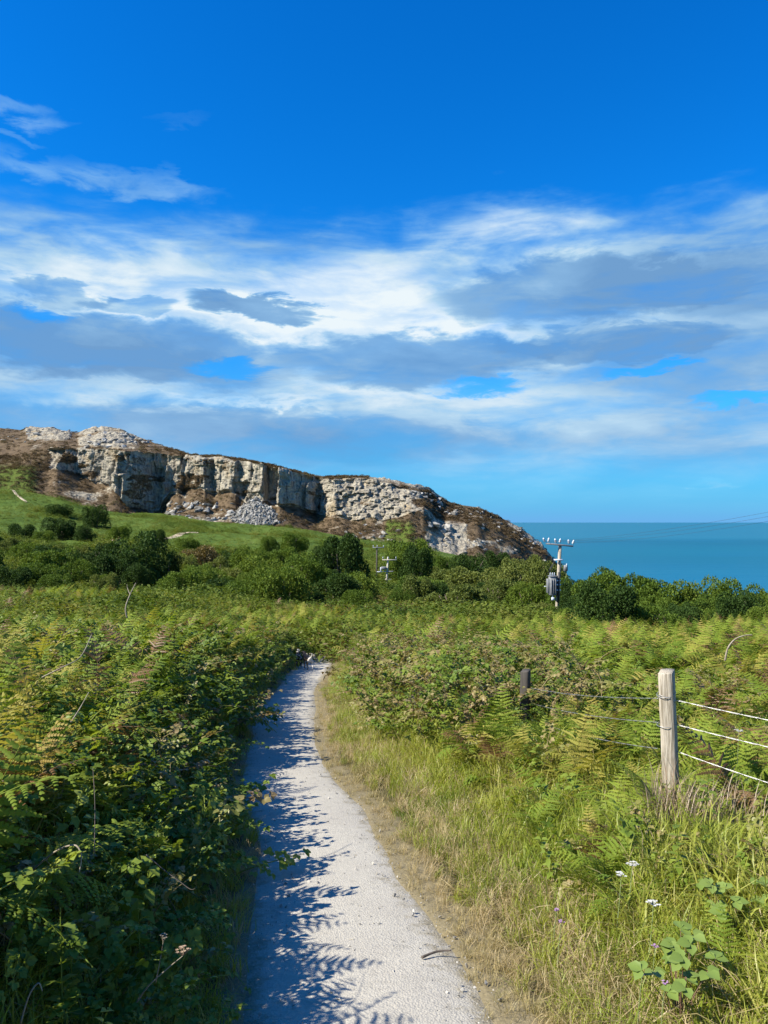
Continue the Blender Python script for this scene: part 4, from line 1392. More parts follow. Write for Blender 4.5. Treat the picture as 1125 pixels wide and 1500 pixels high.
G1, G2, G3, G4 = 'shrubs along the seaward edge', 'olive willow scrub in the dip', 'shrubs on the field', 'gorse on the green slope'
S = [
    (200, 776, 872, 58, 75, 'dark', 'large dark hawthorn leaning over the bracken field', None, 'hawthorn_tree'),
    (150, 790, 850, 30, 85, 'dark', 'smaller dark thorn bush touching the large hawthorn', None),
    (245, 800, 868, 26, 78, 'dark', 'dark thorn bush on the shadow side of the large hawthorn', None),
    (500, 785, 852, 44, 112, 'dark', 'broad dark tree behind the thin black pole', None, 'sycamore_tree'),
    (468, 803, 850, 28, 114, 'dark', 'dark bush leaning against the broad dark tree', None),
    (505, 838, 884, 27, 84, 'mid', 'round bright green bush in front of the broad dark tree', None),
    (598, 786, 852, 40, 142, 'mid', 'tall green tree in the gully behind the twin crossarm pole', None, 'gully_tree'),
    (578, 806, 858, 22, 136, 'mid', 'slim green bush at the gully mouth beside the crossarm pole', None),
    (612, 802, 860, 30, 128, 'dark', 'dark green tree just below the gully', None),
    (622, 842, 905, 42, 74, 'mid', 'mid green bush standing alone in front of the willow scrub', None),
    (590, 862, 905, 24, 70, 'mid', 'low green bush beside the lone mid green bush', None),
    (290, 800, 858, 40, 108, 'russet', 'brownish bush beyond the large hawthorn', None),
    (268, 812, 862, 26, 100, 'mid', 'green bush between the hawthorn and the brownish bush', None),
    (382, 815, 872, 50, 86, 'mid', G3), (440, 810, 868, 40, 92, 'mid', G3), (338, 830, 874, 34, 82, 'olive', G3), (418, 832, 882, 34, 74, 'mid', G3),
    (366, 800, 838, 34, 128, 'mid', G3), (320, 802, 836, 26, 130, 'dark', G3), (412, 800, 832, 30, 130, 'mid', G3),
    (60, 824, 868, 40, 62, 'mid', G3), (112, 820, 862, 28, 66, 'mid', G3), (18, 830, 876, 32, 58, 'dark', G3), (84, 838, 872, 30, 58, 'mid', G3), (150, 838, 874, 26, 62, 'olive', G3),
    (645, 834, 884, 48, 102, 'olive', G2), (700, 828, 886, 56, 96, 'olive', G2), (758, 822, 890, 48, 88, 'olive', G2), (800, 818, 895, 42, 82, 'olive', G2),
    (730, 846, 900, 40, 76, 'olive', G2), (680, 854, 902, 36, 78, 'olive', G2), (775, 850, 910, 36, 70, 'mid', G2), (826, 846, 912, 34, 68, 'mid', G2),
    (690, 806, 838, 36, 158, 'dark', 'dark low trees at the foot of the headland', None), (728, 809, 838, 26, 156, 'dark', 'dark rounded tree at the foot of the headland near the sea', None),
    (650, 812, 840, 24, 160, 'mid', 'small green tree at the foot of the rocky gully', None), (775, 812, 845, 30, 120, 'olive', G2), (748, 816, 848, 26, 125, 'olive', G2),
    (848, 846, 915, 32, 66, 'dark', G1), (878, 830, 915, 44, 63, 'mid', G1), (926, 836, 925, 50, 60, 'mid', G1), (978, 845, 935, 50, 58, 'mid', G1),
    (1032, 848, 938, 48, 57, 'mid', G1), (1084, 850, 940, 46, 56, 'mid', G1), (1136, 858, 940, 44, 55, 'mid', G1), (1190, 855, 940, 46, 55, 'mid', G1),
    (902, 866, 930, 34, 54, 'dark', G1), (955, 872, 936, 36, 52, 'mid', G1), (1008, 878, 940, 36, 51, 'dark', G1), (1058, 880, 944, 34, 50, 'mid', G1), (1106, 882, 944, 36, 50, 'dark', G1),
    (860, 874, 926, 28, 56, 'dark', G1),
    (88, 757, 792, 30, 190, 'dark', G4), (32, 768, 800, 24, 185, 'dark', G4), (126, 766, 790, 18, 188, 'dark', G4), (140, 738, 752, 22, 235, 'dark', G4), (85, 736, 752, 22, 240, 'dark', G4),
    (62, 776, 800, 20, 180, 'mid', G4), (275, 786, 808, 22, 172, 'mid', G4), (175, 768, 790, 20, 190, 'mid', G4), (430, 778, 800, 24, 190, 'mid', G4), (480, 788, 806, 20, 190, 'mid', G4),
    (395, 784, 802, 16, 185, 'mid', G4), (230, 776, 796, 16, 190, 'dark', G4),
]
rs = random.Random(77)
for _ in range(105):      # field inland: uneven scrub between the bracken
    d_ = rs.uniform(56, 160)
    u_s = rs.uniform(-40, 640)
    if abs(u_s - 566) < 16 or abs(u_s - 551) < 12:
        continue
    k_ = rs.choice(('dark', 'mid', 'mid', 'olive', 'mid', 'dark'))
    hw_ = rs.uniform(0.9, 2.8)
    x_ = (u_s - 562.5) / F * d_
    vb_ = 765 + (EYE - gz1(x_, d_)) / d_ * F
    S.append((u_s, vb_ - (0.5 + hw_ * rs.uniform(0.85, 1.35)) * F / d_, vb_, hw_ * F / d_, d_, k_, G3))
for _ in range(46):      # willow scrub in the dip
    d_ = rs.uniform(54, 112)
    u_s = rs.uniform(600, 850)
    hw_ = rs.uniform(1.2, 2.6)
    x_ = (u_s - 562.5) / F * d_
    vb_ = 765 + (EYE - gz1(x_, d_)) / d_ * F
    S.append((u_s, max(824, vb_ - hw_ * rs.uniform(0.9, 1.3) * F / d_), vb_, hw_ * F / d_, d_, rs.choice(('olive', 'olive', 'mid', 'dark')), G2))
for _ in range(34):      # thicket along the seaward edge
    d_ = rs.uniform(41, 62)
    u_s = rs.uniform(845, 1190)
    hw_ = rs.uniform(1.0, 2.0)
    x_ = (u_s - 562.5) / F * d_
    vb_ = 765 + (EYE - gz1(x_, d_)) / d_ * F
    S.append((u_s, max(850, vb_ - hw_ * rs.uniform(1.0, 1.5) * F / d_), vb_, hw_ * F / d_, d_, rs.choice(('mid', 'mid', 'dark')), G1))
GL = {G1: 'shrub in the seaward thicket', G2: 'willow bush in the dip', G3: 'bush in the bracken field', G4: 'gorse bush on the green slope'}
ANCH = [(200, 75, 'the large hawthorn'), (500, 112, 'the broad dark tree'), (567, 124, 'the crossarm pole'), (290, 108, 'the brownish bush'), (818, 60, 'the transformer pole'),
        (598, 142, 'the gully tree'), (622, 74, 'the lone mid green bush'), (245, 185, 'the sandy track'), (700, 158, 'the headland foot'), (20, 240, 'the hillside track'), (1060, 40, 'the arched white stem'),
        (940, 58, 'the open sea view'), (440, 34, 'the path bend')]
for s_ in S:
    lab = s_[6]
    if lab in GL:
        hgt = (s_[2] - s_[1]) / F * s_[4]
        kd = {'dark': 'dark green ', 'mid': 'mid green ', 'olive': 'pale olive ', 'russet': 'brown '}[s_[5]]
        sz_ = 'tall ' if hgt > 4.0 else ('low ' if hgt < 2.2 else '')
        xs_ = (s_[0] - 562.5) / F * s_[4]
        near_ = min(ANCH, key=lambda a: math.hypot((a[0] - 562.5) / F * a[1] - xs_, (a[1] - s_[4]) * 0.8))[2]
        full = sz_ + kd + GL[lab] + ' towards ' + near_
        shrub(*s_[:6], full, full.replace('bush', 'bushes').replace('shrub ', 'shrubs '))
    else:
        shrub(*s_[:6], lab, None, s_[8] if len(s_) > 8 else 'shrub')


# ------------------------------------------------------------------ wire fence
def build_fence():
    root = empty('wire_fence', (0, 0, 0), 0, 'weathered timber posts carrying sagging strands of galvanised wire', 'fence')
    p1, p2 = P(976, 983, 5.1), P(770, 982, 8.2)
    p0 = Vector((2.75, 4.2, 0))
    g0 = gz1(p0.x, p0.y)
    p0.z = 0.59
    tops = [p0, p1, p2]

    def post(top, h, r, tilt, seed, mat='post'):
        rr = random.Random(seed)
        mb = MB()
        n = 16
        prof = [(-h, r * 1.02), (-h * 0.5, r), (-0.10, r * 0.99), (-0.006, r * 0.985), (0.0, r * 0.95)]
        wob = [min(1.22, 0.90 / max(abs(math.cos(6.2832 * k / n)), abs(math.sin(6.2832 * k / n)))) * rr.uniform(0.98, 1.02) for k in range(n)]
        vs, q = [], []
        for z, rad in prof:
            for k in range(n):
                a = 6.2832 * k / n - 0.56
                vs.append((rad * wob[k] * math.cos(a) + tilt[0] * z, rad * wob[k] * math.sin(a) + tilt[1] * z, z + (0.012 * math.cos(a - 0.5) if z > -0.05 else 0)))
        for i in range(len(prof) - 1):
            for k in range(n):
                q.append((i * n + k, i * n + (k + 1) % n, (i + 1) * n + (k + 1) % n, (i + 1) * n + k))
        c = len(vs)
        vs.append((0, 0, 0.0))
        t = [((len(prof) - 1) * n + k, (len(prof) - 1) * n + (k + 1) % n, c) for k in range(n)]
        mb.add(vs, q, t)
        return link('post', mb.mesh('post', [M[mat]], False), root, top)
    h1 = p1.z - gz1(p1.x, p1.y) + 0.35
    po1 = post(p1, h1, 0.051, (-0.035, 0.02), 1)
    h2 = p2.z - gz1(p2.x, p2.y) + 0.35
    po2 = post(p2, h2, 0.050, (0.02, 0.0), 2, 'pole_dark')
    po0 = post(p0, 1.55, 0.050, (0.0, 0.0), 3)
    po2['label'] = 'dark lichened fence post sunk in the bracken'

    def wire(a, b, sag, r=0.0022, barbs=True):
        mb = MB()
        n = 14
        for ph in (0, math.pi):
            pts = []
            m_ = n * 5
            for i in range(m_ + 1):
                s = i / m_
                c = a.lerp(b, s) + Vector((0, 0, -sag * 4 * s * (1 - s)))
                tw = ph + s * (b - a).length * 28
                pts.append(c + Vector((math.cos(tw) * 0.0016, math.cos(tw) * 0.0016, math.sin(tw) * 0.0022)))
            mb.tube(pts, r * 0.75, 4, False)
        return link('wire', mb.mesh('wire', [M['galv']]), root)
    for dz, sag, dz0 in ((-0.185, 0.008, -0.185), (-0.345, 0.01, -0.345), (-0.52, 0.015, -0.59)):
        wire(p1 + Vector((0.05, -0.03, dz)), p0 + Vector((-0.05, 0, dz0)), sag)
        wire(p1 + Vector((-0.05, 0.02, dz)), p2 + Vector((0.05, -0.01, dz)), sag + 0.02)
    # binding wire round the near post
    for dz, tl in ((-0.148, 0.02), (-0.185, -0.03), (-0.36, 0.0)):
        mb = MB()
        mb.tube([(0.060 * math.cos(a / 16 * 6.2832), 0.060 * math.sin(a / 16 * 6.2832), dz + tl * math.sin(a / 16 * 6.2832 + 1)) for a in range(17)], 0.0022, 4, False)
        link('tie_wire', mb.mesh('tie_wire', [M['galv']]), po1)
    # staples on the far post and on the near one
    for po in (po1, po2):
        for dz in (-0.185, -0.345):
            mb = MB()
            mb.tube([(-0.052, -0.006, dz + 0.01), (-0.062, 0.0, dz), (-0.052, 0.006, dz - 0.01)], 0.002, 4)
            link('staple', mb.mesh('staple', [M['galv']]), po)
    return p1


post_top = build_fence()


# wool caught on the wire, dead grass round the post, other small things
def dead_clump():
    rr = random.Random(8)
    x, y, _z = hit(1005, 1195, 0.22)
    root = empty('dead_grass_clump', (x, y, gz1(x, y)), 0, 'clump of brown dead stems at the foot of the tall fence post', 'dead grass')
    for k in range(8):
        me = tuft_mesh('dead_tuft', M['dead'], 950 + k, 80, 0.50, 0.16, 0.0030, 0.55, 0.5)
        o = link('dead_stems', me, root)
        o.location = (rr.uniform(-0.14, 0.26), rr.uniform(-0.2, 0.2), 0)


M['dead'] = foliage('dead_stems', [(0.14, 0.095, 0.06), (0.26, 0.19, 0.12), (0.36, 0.28, 0.19)], 0.15, 2.0)
dead_clump()


def stalk(name, pts, r, mat, label, cat, head=None, group=None, leafy=None):
    """a bent stem through the given points, thick to thin"""
    p0 = Vector(pts[0])
    root = empty(name, p0, 0, label, cat, group)
    P_ = smooth_poly(np.array([list(Vector(p) - p0) for p in pts]), 5)
    mb = MB()
    n = len(P_)
    mb.tube([Vector(p) for p in P_], [r * (1 - 0.6 * i / n) for i in range(n)], 5)
    link('stem', mb.mesh('stem', [mat], True), root)
    if head:
        head(root, Vector(P_[-1]))
    return root


def umbel(root, tip, rad=0.03, mat='seed', n=10, seed=1, up=0.03):
    rr = random.Random(seed)
    for k in range(n):
        a, q = rr.uniform(0, 6.28), math.sqrt(rr.uniform(0, 1)) * rad
        e = tip + Vector((q * math.cos(a), q * math.sin(a), up * (1 - 0.4 * q / rad)))
        mb = MB()
        mb.tube([tip, e], [0.0012, 0.0008], 3, False)
        bm_r = rad * 0.24
        for ring in range(5):
            aa = ring * 1.2566
            leaf_add(mb, e, Vector((math.cos(aa), math.sin(aa), 0.35)).normalized(), Vector((0, 0, 1)), bm_r * 1.3, bm_r, 0.5, 0.2, 0.1)
        link('floret', mb.mesh('floret', [M[mat]]), root)


def ray_pts(lst):
    return [P(u, v, d) for u, v, d in lst]


stalk('dried_stalk', ray_pts([(186, 905, 7.2), (184, 890, 7.2), (190, 872, 7.25), (199, 854, 7.3)]), 0.008, M['stem'], 'pale forked dead stem rising from the bracken field', 'dead stem')
stalk('dried_stalk', ray_pts([(191, 872, 7.25), (187, 862, 7.3), (186, 856, 7.3)]), 0.005, M['stem'], 'short side twig against the pale forked dead stem', 'dead stem')
stalk('dried_stalk', ray_pts([(62, 992, 4.6), (90, 978, 4.6), (118, 962, 4.7), (134, 930, 4.9)]), 0.005, M['stem'], 'long pale cane slanting across the yellowing bracken', 'dead stem')
stalk('dried_stalk', ray_pts([(104, 1058, 4.0), (118, 1036, 4.05), (130, 1014, 4.1)]), 0.004, M['stem'], 'grey dead cane leaning among bramble leaves', 'dead stem')
stalk('dried_stalk', ray_pts([(8, 1300, 2.7), (40, 1280, 2.7), (80, 1248, 2.65), (108, 1238, 2.6), (118, 1248, 2.58), (119, 1262, 2.56), (116, 1278, 2.55)]), 0.004, M['stem'], 'bent pale stem hooked over in the shaded hedge side', 'dead stem')
stalk('dried_stalk', ray_pts([(214, 1252, 2.9), (240, 1274, 2.88), (264, 1292, 2.86), (280, 1303, 2.84), (288, 1299, 2.83)]), 0.0022, M['twig'], 'thin knotted twig hanging from the hedge over shade', 'dead stem')
stalk('dried_stalk', ray_pts([(138, 1250, 2.75), (139, 1180, 2.9), (136, 1125, 3.1)]), 0.0018, M['twig'], 'upright brown stalk in the dark brambles', 'dead stem')
stalk('dried_stalk', ray_pts([(1062, 968, 11), (1066, 950, 11), (1076, 937, 11), (1090, 931, 11), (1102, 930, 11)]), 0.016, M['stem'], 'arched white stem standing clear of the bracken beyond the fence', 'dead stem')
stalk('dried_stalk', ray_pts([(30, 1500, 2.2), (42, 1460, 2.2), (56, 1440, 2.2), (62, 1452, 2.2)]), 0.003, M['stem'], 'curled straw stem low in the hedge bottom', 'dead stem')
stalk('seed_head', ray_pts([(196, 1475, 2.55), (216, 1446, 2.52), (244, 1420, 2.5), (268, 1400, 2.48)]), 0.0028, M['stem'], 'brown seed head on a slanting stem by the path', 'seed head',
      lambda r, t: umbel(r, t, 0.022, 'seed', 12, 3))
stalk('seed_head', ray_pts([(228, 1440, 2.6), (234, 1410, 2.6), (239, 1380, 2.6)]), 0.0022, M['stem'], 'pale small seed head on an upright stem', 'seed head',
      lambda r, t: umbel(r, t, 0.015, 'stem', 9, 4))
for u, v in ((926, 1268), (910, 1284), (957, 1326), (1092, 1076)):
    x, y, z = hit(u, v, 0.34)
    if v < 1100:
        x, y, z = P(1082, 1072, 5.2)
    stalk('yarrow_flower', [(x - 0.03, y, gz1(x, y)), (x - 0.01, y, gz1(x, y) * 0.4 + z * 0.6), (x, y, z)], 0.003, M['cable_green'],
          'white flat yarrow flower head by the wire' if v < 1100 else 'white flat yarrow flower head in the long grass', 'flower', lambda r, t, s=u: umbel(r, t, 0.026, 'petal_white', 14, s, 0.015),
          'white yarrow flowers' if v > 1100 else None)
for u, v in ((960, 1388), (940, 1432), (974, 1442), (815, 1335), (822, 1352)):
    x, y, z = hit(u, v, 0.26)
    stalk('knapweed_flower', [(x - 0.02, y, gz1(x, y)), (x - 0.01, y, gz1(x, y) * 0.4 + z * 0.6), (x, y, z)], 0.0025, M['cable_green'], 'faded purple knapweed flower in the long grass', 'flower',
          lambda r, t, s=u: umbel(r, t, 0.014, 'petal_purple', 8, s, 0.012), 'purple knapweed flowers')


# leafy bramble runner at the grass edge: every leaf a piece of its own
def bramble_runner(u, v, label, n, seed, ln=0.055):
    rr = random.Random(seed)
    x, y, z = hit(u, v, 0.30)
    root = empty('bramble_plant', (x, y, gz1(x, y)), 0, label, 'bramble')
    hgt = z - gz1(x, y)
    mb = MB()
    tips = []
    for k in range(n):
        a, q = rr.uniform(0, 6.28), math.sqrt(rr.uniform(0, 1)) * 0.16
        tips.append(Vector((q * math.cos(a), q * math.sin(a), hgt + rr.uniform(-0.06, 0.05))))
        mb.tube([(0, 0, 0), tips[-1] * 0.5 + Vector((0, 0, 0.04)), tips[-1]], [0.003, 0.002, 0.0012], 4, False)
    link('cane', mb.mesh('cane', [M['cane']]), root)
    for t_ in tips:
        lm = MB()
        a = rr.uniform(0, 6.28)
        d = Vector((math.cos(a), math.sin(a), 0.15)).normalized()
        up = Vector((rr.uniform(-0.4, 0.1), rr.uniform(-0.6, 0.0), 1)).normalized()
        sd_ = d.cross(up).normalized()
        tone = rr.uniform(0.3, 0.65)
        for dd, q in ((d, 1.0), ((d * 0.2 + sd_).normalized(), 0.85), ((d * 0.2 - sd_).normalized(), 0.85)):
            leaf_add(lm, t_, dd, up, ln * q, ln * q * 0.9, tone, 0.3, 0.12)
        link('leaf', lm.mesh('leaf', [M['bramble_fresh']]), root)


M['bramble_fresh'] = foliage('bramble_leaf_fresh', [(0.11, 0.17, 0.03), (0.17, 0.24, 0.05), (0.23, 0.29, 0.08)], 0.25, 0.8, 0.4, 0.4, patch_w=0.2)
bramble_runner(995, 1405, 'young bramble with broad pale green leaves low in the grass', 16, 1)
bramble_runner(1080, 1310, 'bramble with dark hollows under its leaves below the ferns', 12, 2)

# twig on the path edge
x0, y0, _ = hit(618, 1424, 0.02); x1, y1, _ = hit(640, 1414, 0.02); x2, y2, _ = hit(661, 1407, 0.02)
stalk('twig', [(x0, y0, -0.125 * y0 + 0.022), (x1, y1, -0.125 * y1 + 0.03), (x2, y2, -0.125 * y2 + 0.035)], 0.007, M['twig'], 'dark broken twig lying on the gravel at the grass edge', 'twig')


# ------------------------------------------------------------------ utility poles
def insulator(root, p, h=0.32, r=0.075, lean=0.0):
    mb = MB()
    ax = Vector((lean, 0, 1)).normalized()
    prof = [(0, 0.25), (0.15, 0.3), (0.2, 1.0), (0.38, 0.55), (0.44, 1.0), (0.62, 0.5), (0.68, 0.85), (0.9, 0.45), (1.0, 0.2)]
    mb.tube([p + ax * h * a for a, b in prof], [r * b for a, b in prof], 10)
    link('insulator', mb.mesh('insulator', [M['porcelain']], True), root)


def transformer_pole():
    d = 60.0
    base = P(815, 925, d)
    gz_ = gz1(base.x, d)
    root = empty('utility_pole', (base.x, d, gz_ - 0.3), 0, 'wooden power pole carrying a grey transformer and white insulators', 'utility pole')
    O = Vector((base.x, d, gz_ - 0.3))
    L = lambda u, v, dd=d: P(u, v, dd) - O
    mb = MB()
    mb.tube([Vector((0, 0, 0)), L(816, 900), L(818, 850), L(820.5, 797)], [0.18, 0.165, 0.145, 0.125], 12)
    link('pole', mb.mesh('pole', [M['pole_wood']], True), root)
    a, b = L(799, 796), L(839, 800)
    mb = MB()
    mid = (a + b) / 2
    ang = math.atan2(b.z - a.z, b.x - a.x)
    mb.box(mid + Vector((0, -0.17, 0)), ((b - a).length, 0.11, 0.13), Euler((0, -ang, 0)), 0.015)
    link('crossarm', mb.mesh('crossarm', [M['steel']]), root)
    for u, v, ln in ((798, 795, -0.5), (802.5, 795.5, 0.15), (814, 796.5, -0.3), (819, 796.5, 0.2), (833, 798, -0.2), (838, 798.5, 0.3)):
        insulator(root, L(u, v) + Vector((0, -0.17, 0.06)), 0.36, 0.11, ln)
    # lower bracket
    a, b = L(811.5, 820), L(823, 820)
    mb = MB()
    mb.box((a + b) / 2 + Vector((0, -0.22, 0)), ((b - a).length, 0.14, 0.12), None, 0.012)
    mb.box((a + b) / 2 + Vector((0, 0.2, 0)), ((b - a).length * 0.9, 0.10, 0.10), None, 0.012)
    link('bracket', mb.mesh('bracket', [M['porcelain']]), root)
    # stays from bracket to tank
    for du in (-3.5, -1.5):
        mb = MB()
        mb.tube([L(813 + du * 0.2, 822), L(809 + du, 833), L(806 + du, 841)], 0.022, 5)
        link('jumper', mb.mesh('jumper', [M['cable']]), root)
    # transformer tank
    c = L(808.5, 858)
    mb = MB()
    mb.box(c + Vector((0, -0.15, 0)), (0.52, 0.62, 1.45), None, 0.05)
    tank = link('transformer_tank', mb.mesh('transformer_tank', [M['tank']]), root)
    for k in range(7):
        mb = MB()
        mb.box(c + Vector((-0.345 if k < 4 else 0.0, -0.36 + 0.14 * (k % 4) if k < 4 else -0.52, 0.0)) + (Vector((-0.15 + 0.16 * (k - 4), 0, 0)) if k >= 4 else Vector()),
               (0.17, 0.035, 1.1) if k < 4 else (0.035, 0.13, 1.1), None, 0.008)
        link('cooling_fin', mb.mesh('cooling_fin', [M['tank']]), tank)
    mb = MB()
    mb.box(c + Vector((0, -0.15, 0.76)), (0.60, 0.70, 0.06), None, 0.015)
    link('tank_lid', mb.mesh('tank_lid', [M['steel']]), tank)
    for k in range(3):
        insulator(tank, c + Vector((-0.16 + 0.16 * k, -0.15, 0.78)), 0.26, 0.06)
    for dz in (-0.32, 0.10, 0.42):
        mb = MB()
        mb.box(c + Vector((0.36, -0.26, dz)), (0.52, 0.09, 0.10), None, 0.015)
        link('mounting_bar', mb.mesh('mounting_bar', [M['porcelain']]), tank)
    mb = MB()
    mb.box(c + Vector((-0.02, -0.42, -0.98)), (0.22, 0.2, 0.22), None, 0.02)
    mb.tube([c + Vector((-0.02, -0.3, -0.7)), c + Vector((-0.02, -0.35, -0.95))], 0.05, 6)
    link('cable_box', mb.mesh('cable_box', [M['porcelain']]), tank)
    mb = MB()
    mb.tube([c + Vector((-0.3, 0, -0.05)), c + Vector((-0.62, -0.1, -0.05))], 0.03, 6)
    link('tap_lever', mb.mesh('tap_lever', [M['porcelain']]), tank)
    # dark service duct down the pole, right side lightning arrester and looping earth cable
    mb = MB()
    mb.tube([L(818, 838) + Vector((0.0, -0.24, 0)), L(817.3, 860) + Vector((0, -0.24, 0)), L(816.8, 882) + Vector((0, -0.24, 0))], 0.09, 8)
    link('cable_duct', mb.mesh('cable_duct', [M['cable']], True), root)
    mb = MB()
    mb.box(L(828, 832) + Vector((0, -0.1, 0)), (0.30, 0.3, 0.5), None, 0.05)
    arr = link('switch_box', mb.mesh('switch_box', [M['tank']]), root)
    mb = MB()
    mb.tube([L(821, 826), L(828, 826)], 0.03, 6)
    link('switch_arm', mb.mesh('switch_arm', [M['steel']]), arr)
    insulator(arr, L(829, 831) + Vector((0, -0.25, 0)), 0.3, 0.07)
    mb = MB()
    mb.tube(smooth_and([L(829.5, 826), L(829.8, 840), L(828, 850), L(824, 856), L(819, 857.5)]), 0.024, 6)
    link('earth_cable', mb.mesh('earth_cable', [M['cable_green']], True), root)
    # overhead conductors climbing towards the next pole up the coast
    for k, (u0, v0, v1) in enumerate(((800, 793, 736), (819, 793, 744), (837, 795, 752))):
        a_, b_ = L(u0, v0), P(1290, v1 - 20, 34) - O
        n = 24
        pts = [a_.lerp(b_, i / n) + Vector((0, 0, -1.2 * 4 * (i / n) * (1 - i / n) * 0.35)) for i in range(n + 1)]
        mb = MB()
        mb.tube(pts, 0.007, 4, False)
        link('conductor', mb.mesh('conductor', [M['cable']]), root)


def smooth_and(pts):
    return [Vector(p) for p in smooth_poly(np.array([list(p) for p in pts]), 5)]


transformer_pole()


def crossarm_pole():
    d = 124.0
    base = P(566, 874, d)
    g = min(gz1(base.x, d), base.z) - 0.4
    O = Vector((base.x, d, g))
    root = empty('utility_pole', O, 0, 'pale wooden power pole with two crossarms among the dark trees', 'utility pole')
    L = lambda u, v: P(u, v, d) - O
    mb = MB()
    mb.tube([Vector((0, 0, 0)), L(567, 840), L(568.5, 816)], [0.19, 0.16, 0.14], 10)
    link('pole', mb.mesh('pole', [M['pole_pale']], True), root)
    for u0, u1, v in ((560, 581, 820), (562, 576, 837), (564, 573, 848.5)):
        mb = MB()
        a, b = L(u0, v), L(u1, v)
        mb.box((a + b) / 2 + Vector((0, -0.22, 0)), ((b - a).length, 0.13, 0.16), None, 0.02)
        link('crossarm', mb.mesh('crossarm', [M['pole_pale']]), root)
    for u in (561, 568.5, 580):
        insulator(root, L(u, 819) + Vector((0, -0.22, 0.05)), 0.34, 0.10)
    mb = MB()
    c = L(563, 832)
    mb.box(c + Vector((-0.1, -0.2, 0)), (0.8, 0.5, 0.45), None, 0.05)
    link('switch_gear', mb.mesh('switch_gear', [M['tank']]), root)
    mb = MB()
    mb.box(L(557.7, 834) + Vector((0, -0.2, 0)), (0.2, 0.2, 0.7), None, 0.03)
    mb.box(L(556, 837.5) + Vector((0, -0.2, 0)), (0.9, 0.12, 0.12), None, 0.02)
    link('fuse_holder', mb.mesh('fuse_holder', [M['porcelain']]), root)


M['pole_pale'] = simple('pole_wood_pale', (0.40, 0.37, 0.30), (0.52, 0.48, 0.40), 3, 0.9, stretch=(4, 4, 0.4))
crossarm_pole()


def thin_pole(u, vt, vb, d, mat, label, arm=True, r=0.12):
    base = P(u, vb, d)
    g = min(gz1(base.x, d), base.z) - 0.4
    O = Vector((base.x, d, g))
    root = empty('utility_pole', O, 0, label, 'utility pole')
    top = P(u + 0.6, vt, d) - O
    mb = MB()
    mb.tube([Vector((0, 0, 0)), top * 0.5, top], [r * 1.25, r * 1.1, r], 9)
    link('pole', mb.mesh('pole', [mat], True), root)
    if arm:
        mb = MB()
        mb.box(top + Vector((0.25, -0.15, -0.12)), (1.9, 0.12, 0.13), None, 0.015)
        link('crossarm', mb.mesh('crossarm', [M['steel']]), root)
        for k in (-0.6, 0.05, 1.1):
            insulator(root, top + Vector((k, -0.15, -0.05)), 0.3, 0.09)


thin_pole(551.5, 801, 868, 128, M['pole_dark'], 'thin black pole with a short crossarm beside the broad dark tree')
thin_pole(678, 848, 876, 96, M['pole_pale'], 'short pale stake standing in the willow scrub', False, 0.06)


# ------------------------------------------------------------------ dogs
def dog_material(name, rules):
    m_, t = new_mat(name)
    co = t.n('ShaderNodeTexCoord').outputs['Object']
    sp = t.n('ShaderNodeSeparateXYZ', {0: co})
    nz = t.noise(co, 9, 4, 0.6)
    c = rules(t, sp, nz)
    out(t, t.n('ShaderNodeBsdfPrincipled', {'Base Color': c, 'Roughness': 0.85, 'Specular IOR Level': 0.2}).outputs[0])
    return m_


def dog(loc, rz, mat, label, s=1.0):
    """local +x is forward; hips at the rear, head raised"""
    V, E, Rr = [], [], []

    def v(p, r, prev=None):
        V.append(p); Rr.append(r)
        if prev is not None:
            E.append((prev, len(V) - 1))
        return len(V) - 1
    hip = v((0, 0, 0.40), 0.085)
    loin = v((0.13, 0, 0.40), 0.080, hip)
    rib = v((0.28, 0, 0.375), 0.105, loin)
    chest = v((0.42, 0, 0.38), 0.105, rib)
    neck = v((0.52, 0, 0.48), 0.062, chest)
    skull = v((0.60, 0, 0.56), 0.062, neck)
    muz = v((0.68, 0, 0.54), 0.036, skull)
    v((0.735, 0, 0.525), 0.022, muz)
    t1 = v((-0.08, 0, 0.45), 0.026, hip)
    t2 = v((-0.17, 0, 0.53), 0.018, t1)
    v((-0.21, 0, 0.63), 0.010, t2)
    for sg, fw in ((1, 0.05), (-1, -0.04)):
        th = v((0.0 + fw * 0.3, 0.065 * sg, 0.33), 0.062, hip)
        kn = v((0.055 + fw, 0.075 * sg, 0.225), 0.038, th)
        hk = v((-0.045 + fw, 0.072 * sg, 0.13), 0.020, kn)
        pw = v((-0.025 + fw, 0.072 * sg, 0.025), 0.017, hk)
        v((0.025 + fw, 0.072 * sg, 0.016), 0.017, pw)
        sh = v((0.40 - fw * 0.3, 0.065 * sg, 0.30), 0.048, chest)
        el_ = v((0.37 - fw * 0.5, 0.068 * sg, 0.21), 0.030, sh)
        wr = v((0.39 - fw, 0.066 * sg, 0.10), 0.020, el_)
        pf = v((0.39 - fw, 0.066 * sg, 0.025), 0.017, wr)
        v((0.435 - fw, 0.066 * sg, 0.016), 0.016, pf)
    me = bpy.data.meshes.new('body')
    me.from_pydata(V, E, [])
    root = empty('dog', loc, rz, label, 'dog')
    root.scale = (s, s, s)
    o = bpy.data.objects.new('body', me)
    COL.objects.link(o)
    o.parent = root
    sk = o.modifiers.new('skin', 'SKIN')
    for i, r in enumerate(Rr):
        sv = me.skin_vertices[0].data[i] if me.skin_vertices else None
        if sv:
            sv.radius = (r, r)
    o.modifiers.new('sub', 'SUBSURF').levels = 1
    return root, o, Rr, mat


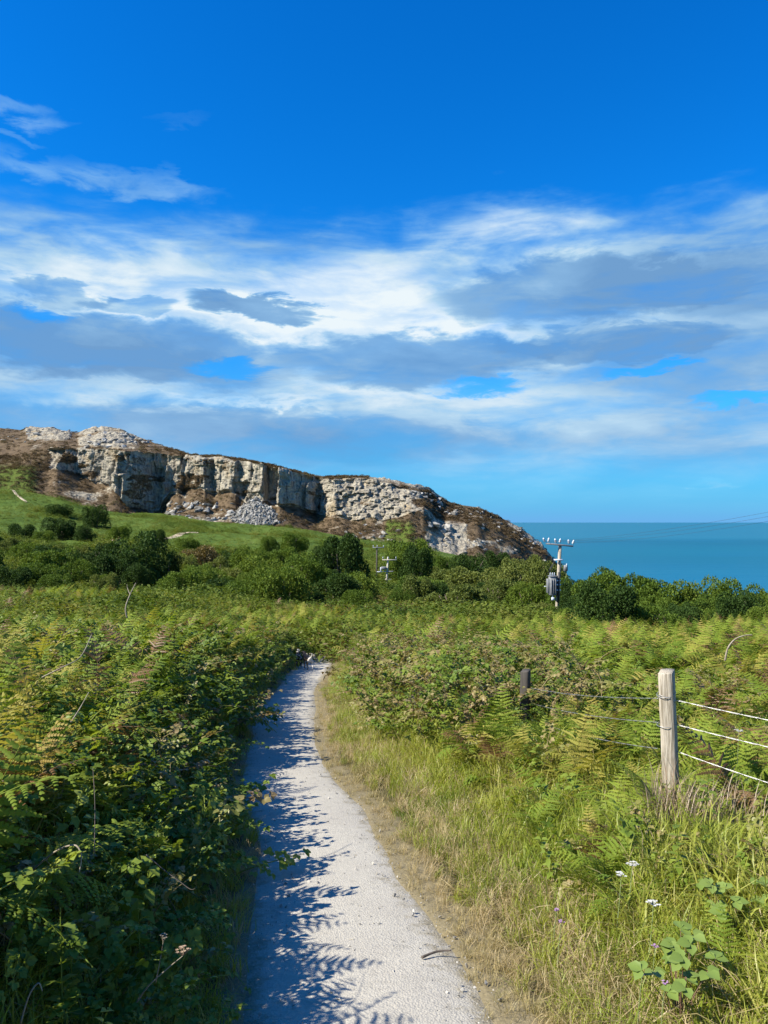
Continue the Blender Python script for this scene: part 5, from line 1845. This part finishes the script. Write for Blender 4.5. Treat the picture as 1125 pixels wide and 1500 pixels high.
def finish_dog(d):
    root, o, Rr, mat = d
    me = o.data
    if not me.skin_vertices:
        bpy.context.view_layer.objects.active = o
        o.select_set(True)
        bpy.ops.mesh.customdata_skin_add()
    for i, r in enumerate(Rr):
        me.skin_vertices[0].data[i].radius = (r, r)
        me.skin_vertices[0].data[i].use_root = (i == 0)
    o.modifiers['sub'].render_levels = 2
    dg = bpy.context.evaluated_depsgraph_get()
    nm = bpy.data.meshes.new_from_object(o.evaluated_get(dg))
    o.modifiers.clear()
    o.data = nm
    nm.materials.clear()
    nm.materials.append(mat)
    for p in nm.polygons:
        p.use_smooth = True
    for sg in (-1, 1):
        mb = MB()
        leaf_add(mb, Vector((0.575, 0.045 * sg, 0.605)), Vector((0.1, 0.5 * sg, -1)).normalized(), Vector((0, sg, 0.2)), 0.10, 0.06, 0.5, 0.2, 0.1)
        link('ear', mb.mesh('ear', [mat]), root)
    mb = MB()
    mb.tube([(0.735, 0, 0.53), (0.752, 0, 0.528)], [0.018, 0.010], 6)
    link('nose', mb.mesh('nose', [M['cable']]), root)


tan_dog = dog_material('tan_and_white_coat', lambda t, sp, nz: t.mix(
    t.sstep(0.02, -0.03, t.m('MULTIPLY_ADD', t.m('SUBTRACT', nz, 0.5), 0.12, sp.outputs[0])),
    t.mix(t.sstep(0.36, 0.42, t.m('MULTIPLY_ADD', t.m('SUBTRACT', nz, 0.5), 0.06, sp.outputs[2])), (0.30, 0.19, 0.10), (0.035, 0.03, 0.028)), (0.66, 0.62, 0.55)))
pied_dog = dog_material('black_and_white_coat', lambda t, sp, nz: t.mix(t.sstep(0.52, 0.56, nz), (0.025, 0.023, 0.022), (0.6, 0.58, 0.54)))


def on_path(u, v):
    return hit(u, v, -0.0, 12, 40)


x, y, z = on_path(454, 984)
finish_dog(dog((x, y, gz1(x, y) + 0.05), R(118), tan_dog, 'tan and black dog with a white rump trotting off along the path', 0.88))
x, y, z = on_path(438, 981)
finish_dog(dog((x, y, gz1(x, y) + 0.04), R(100), pied_dog, 'black and white dog in the hedge shade beside the tan dog', 0.88))
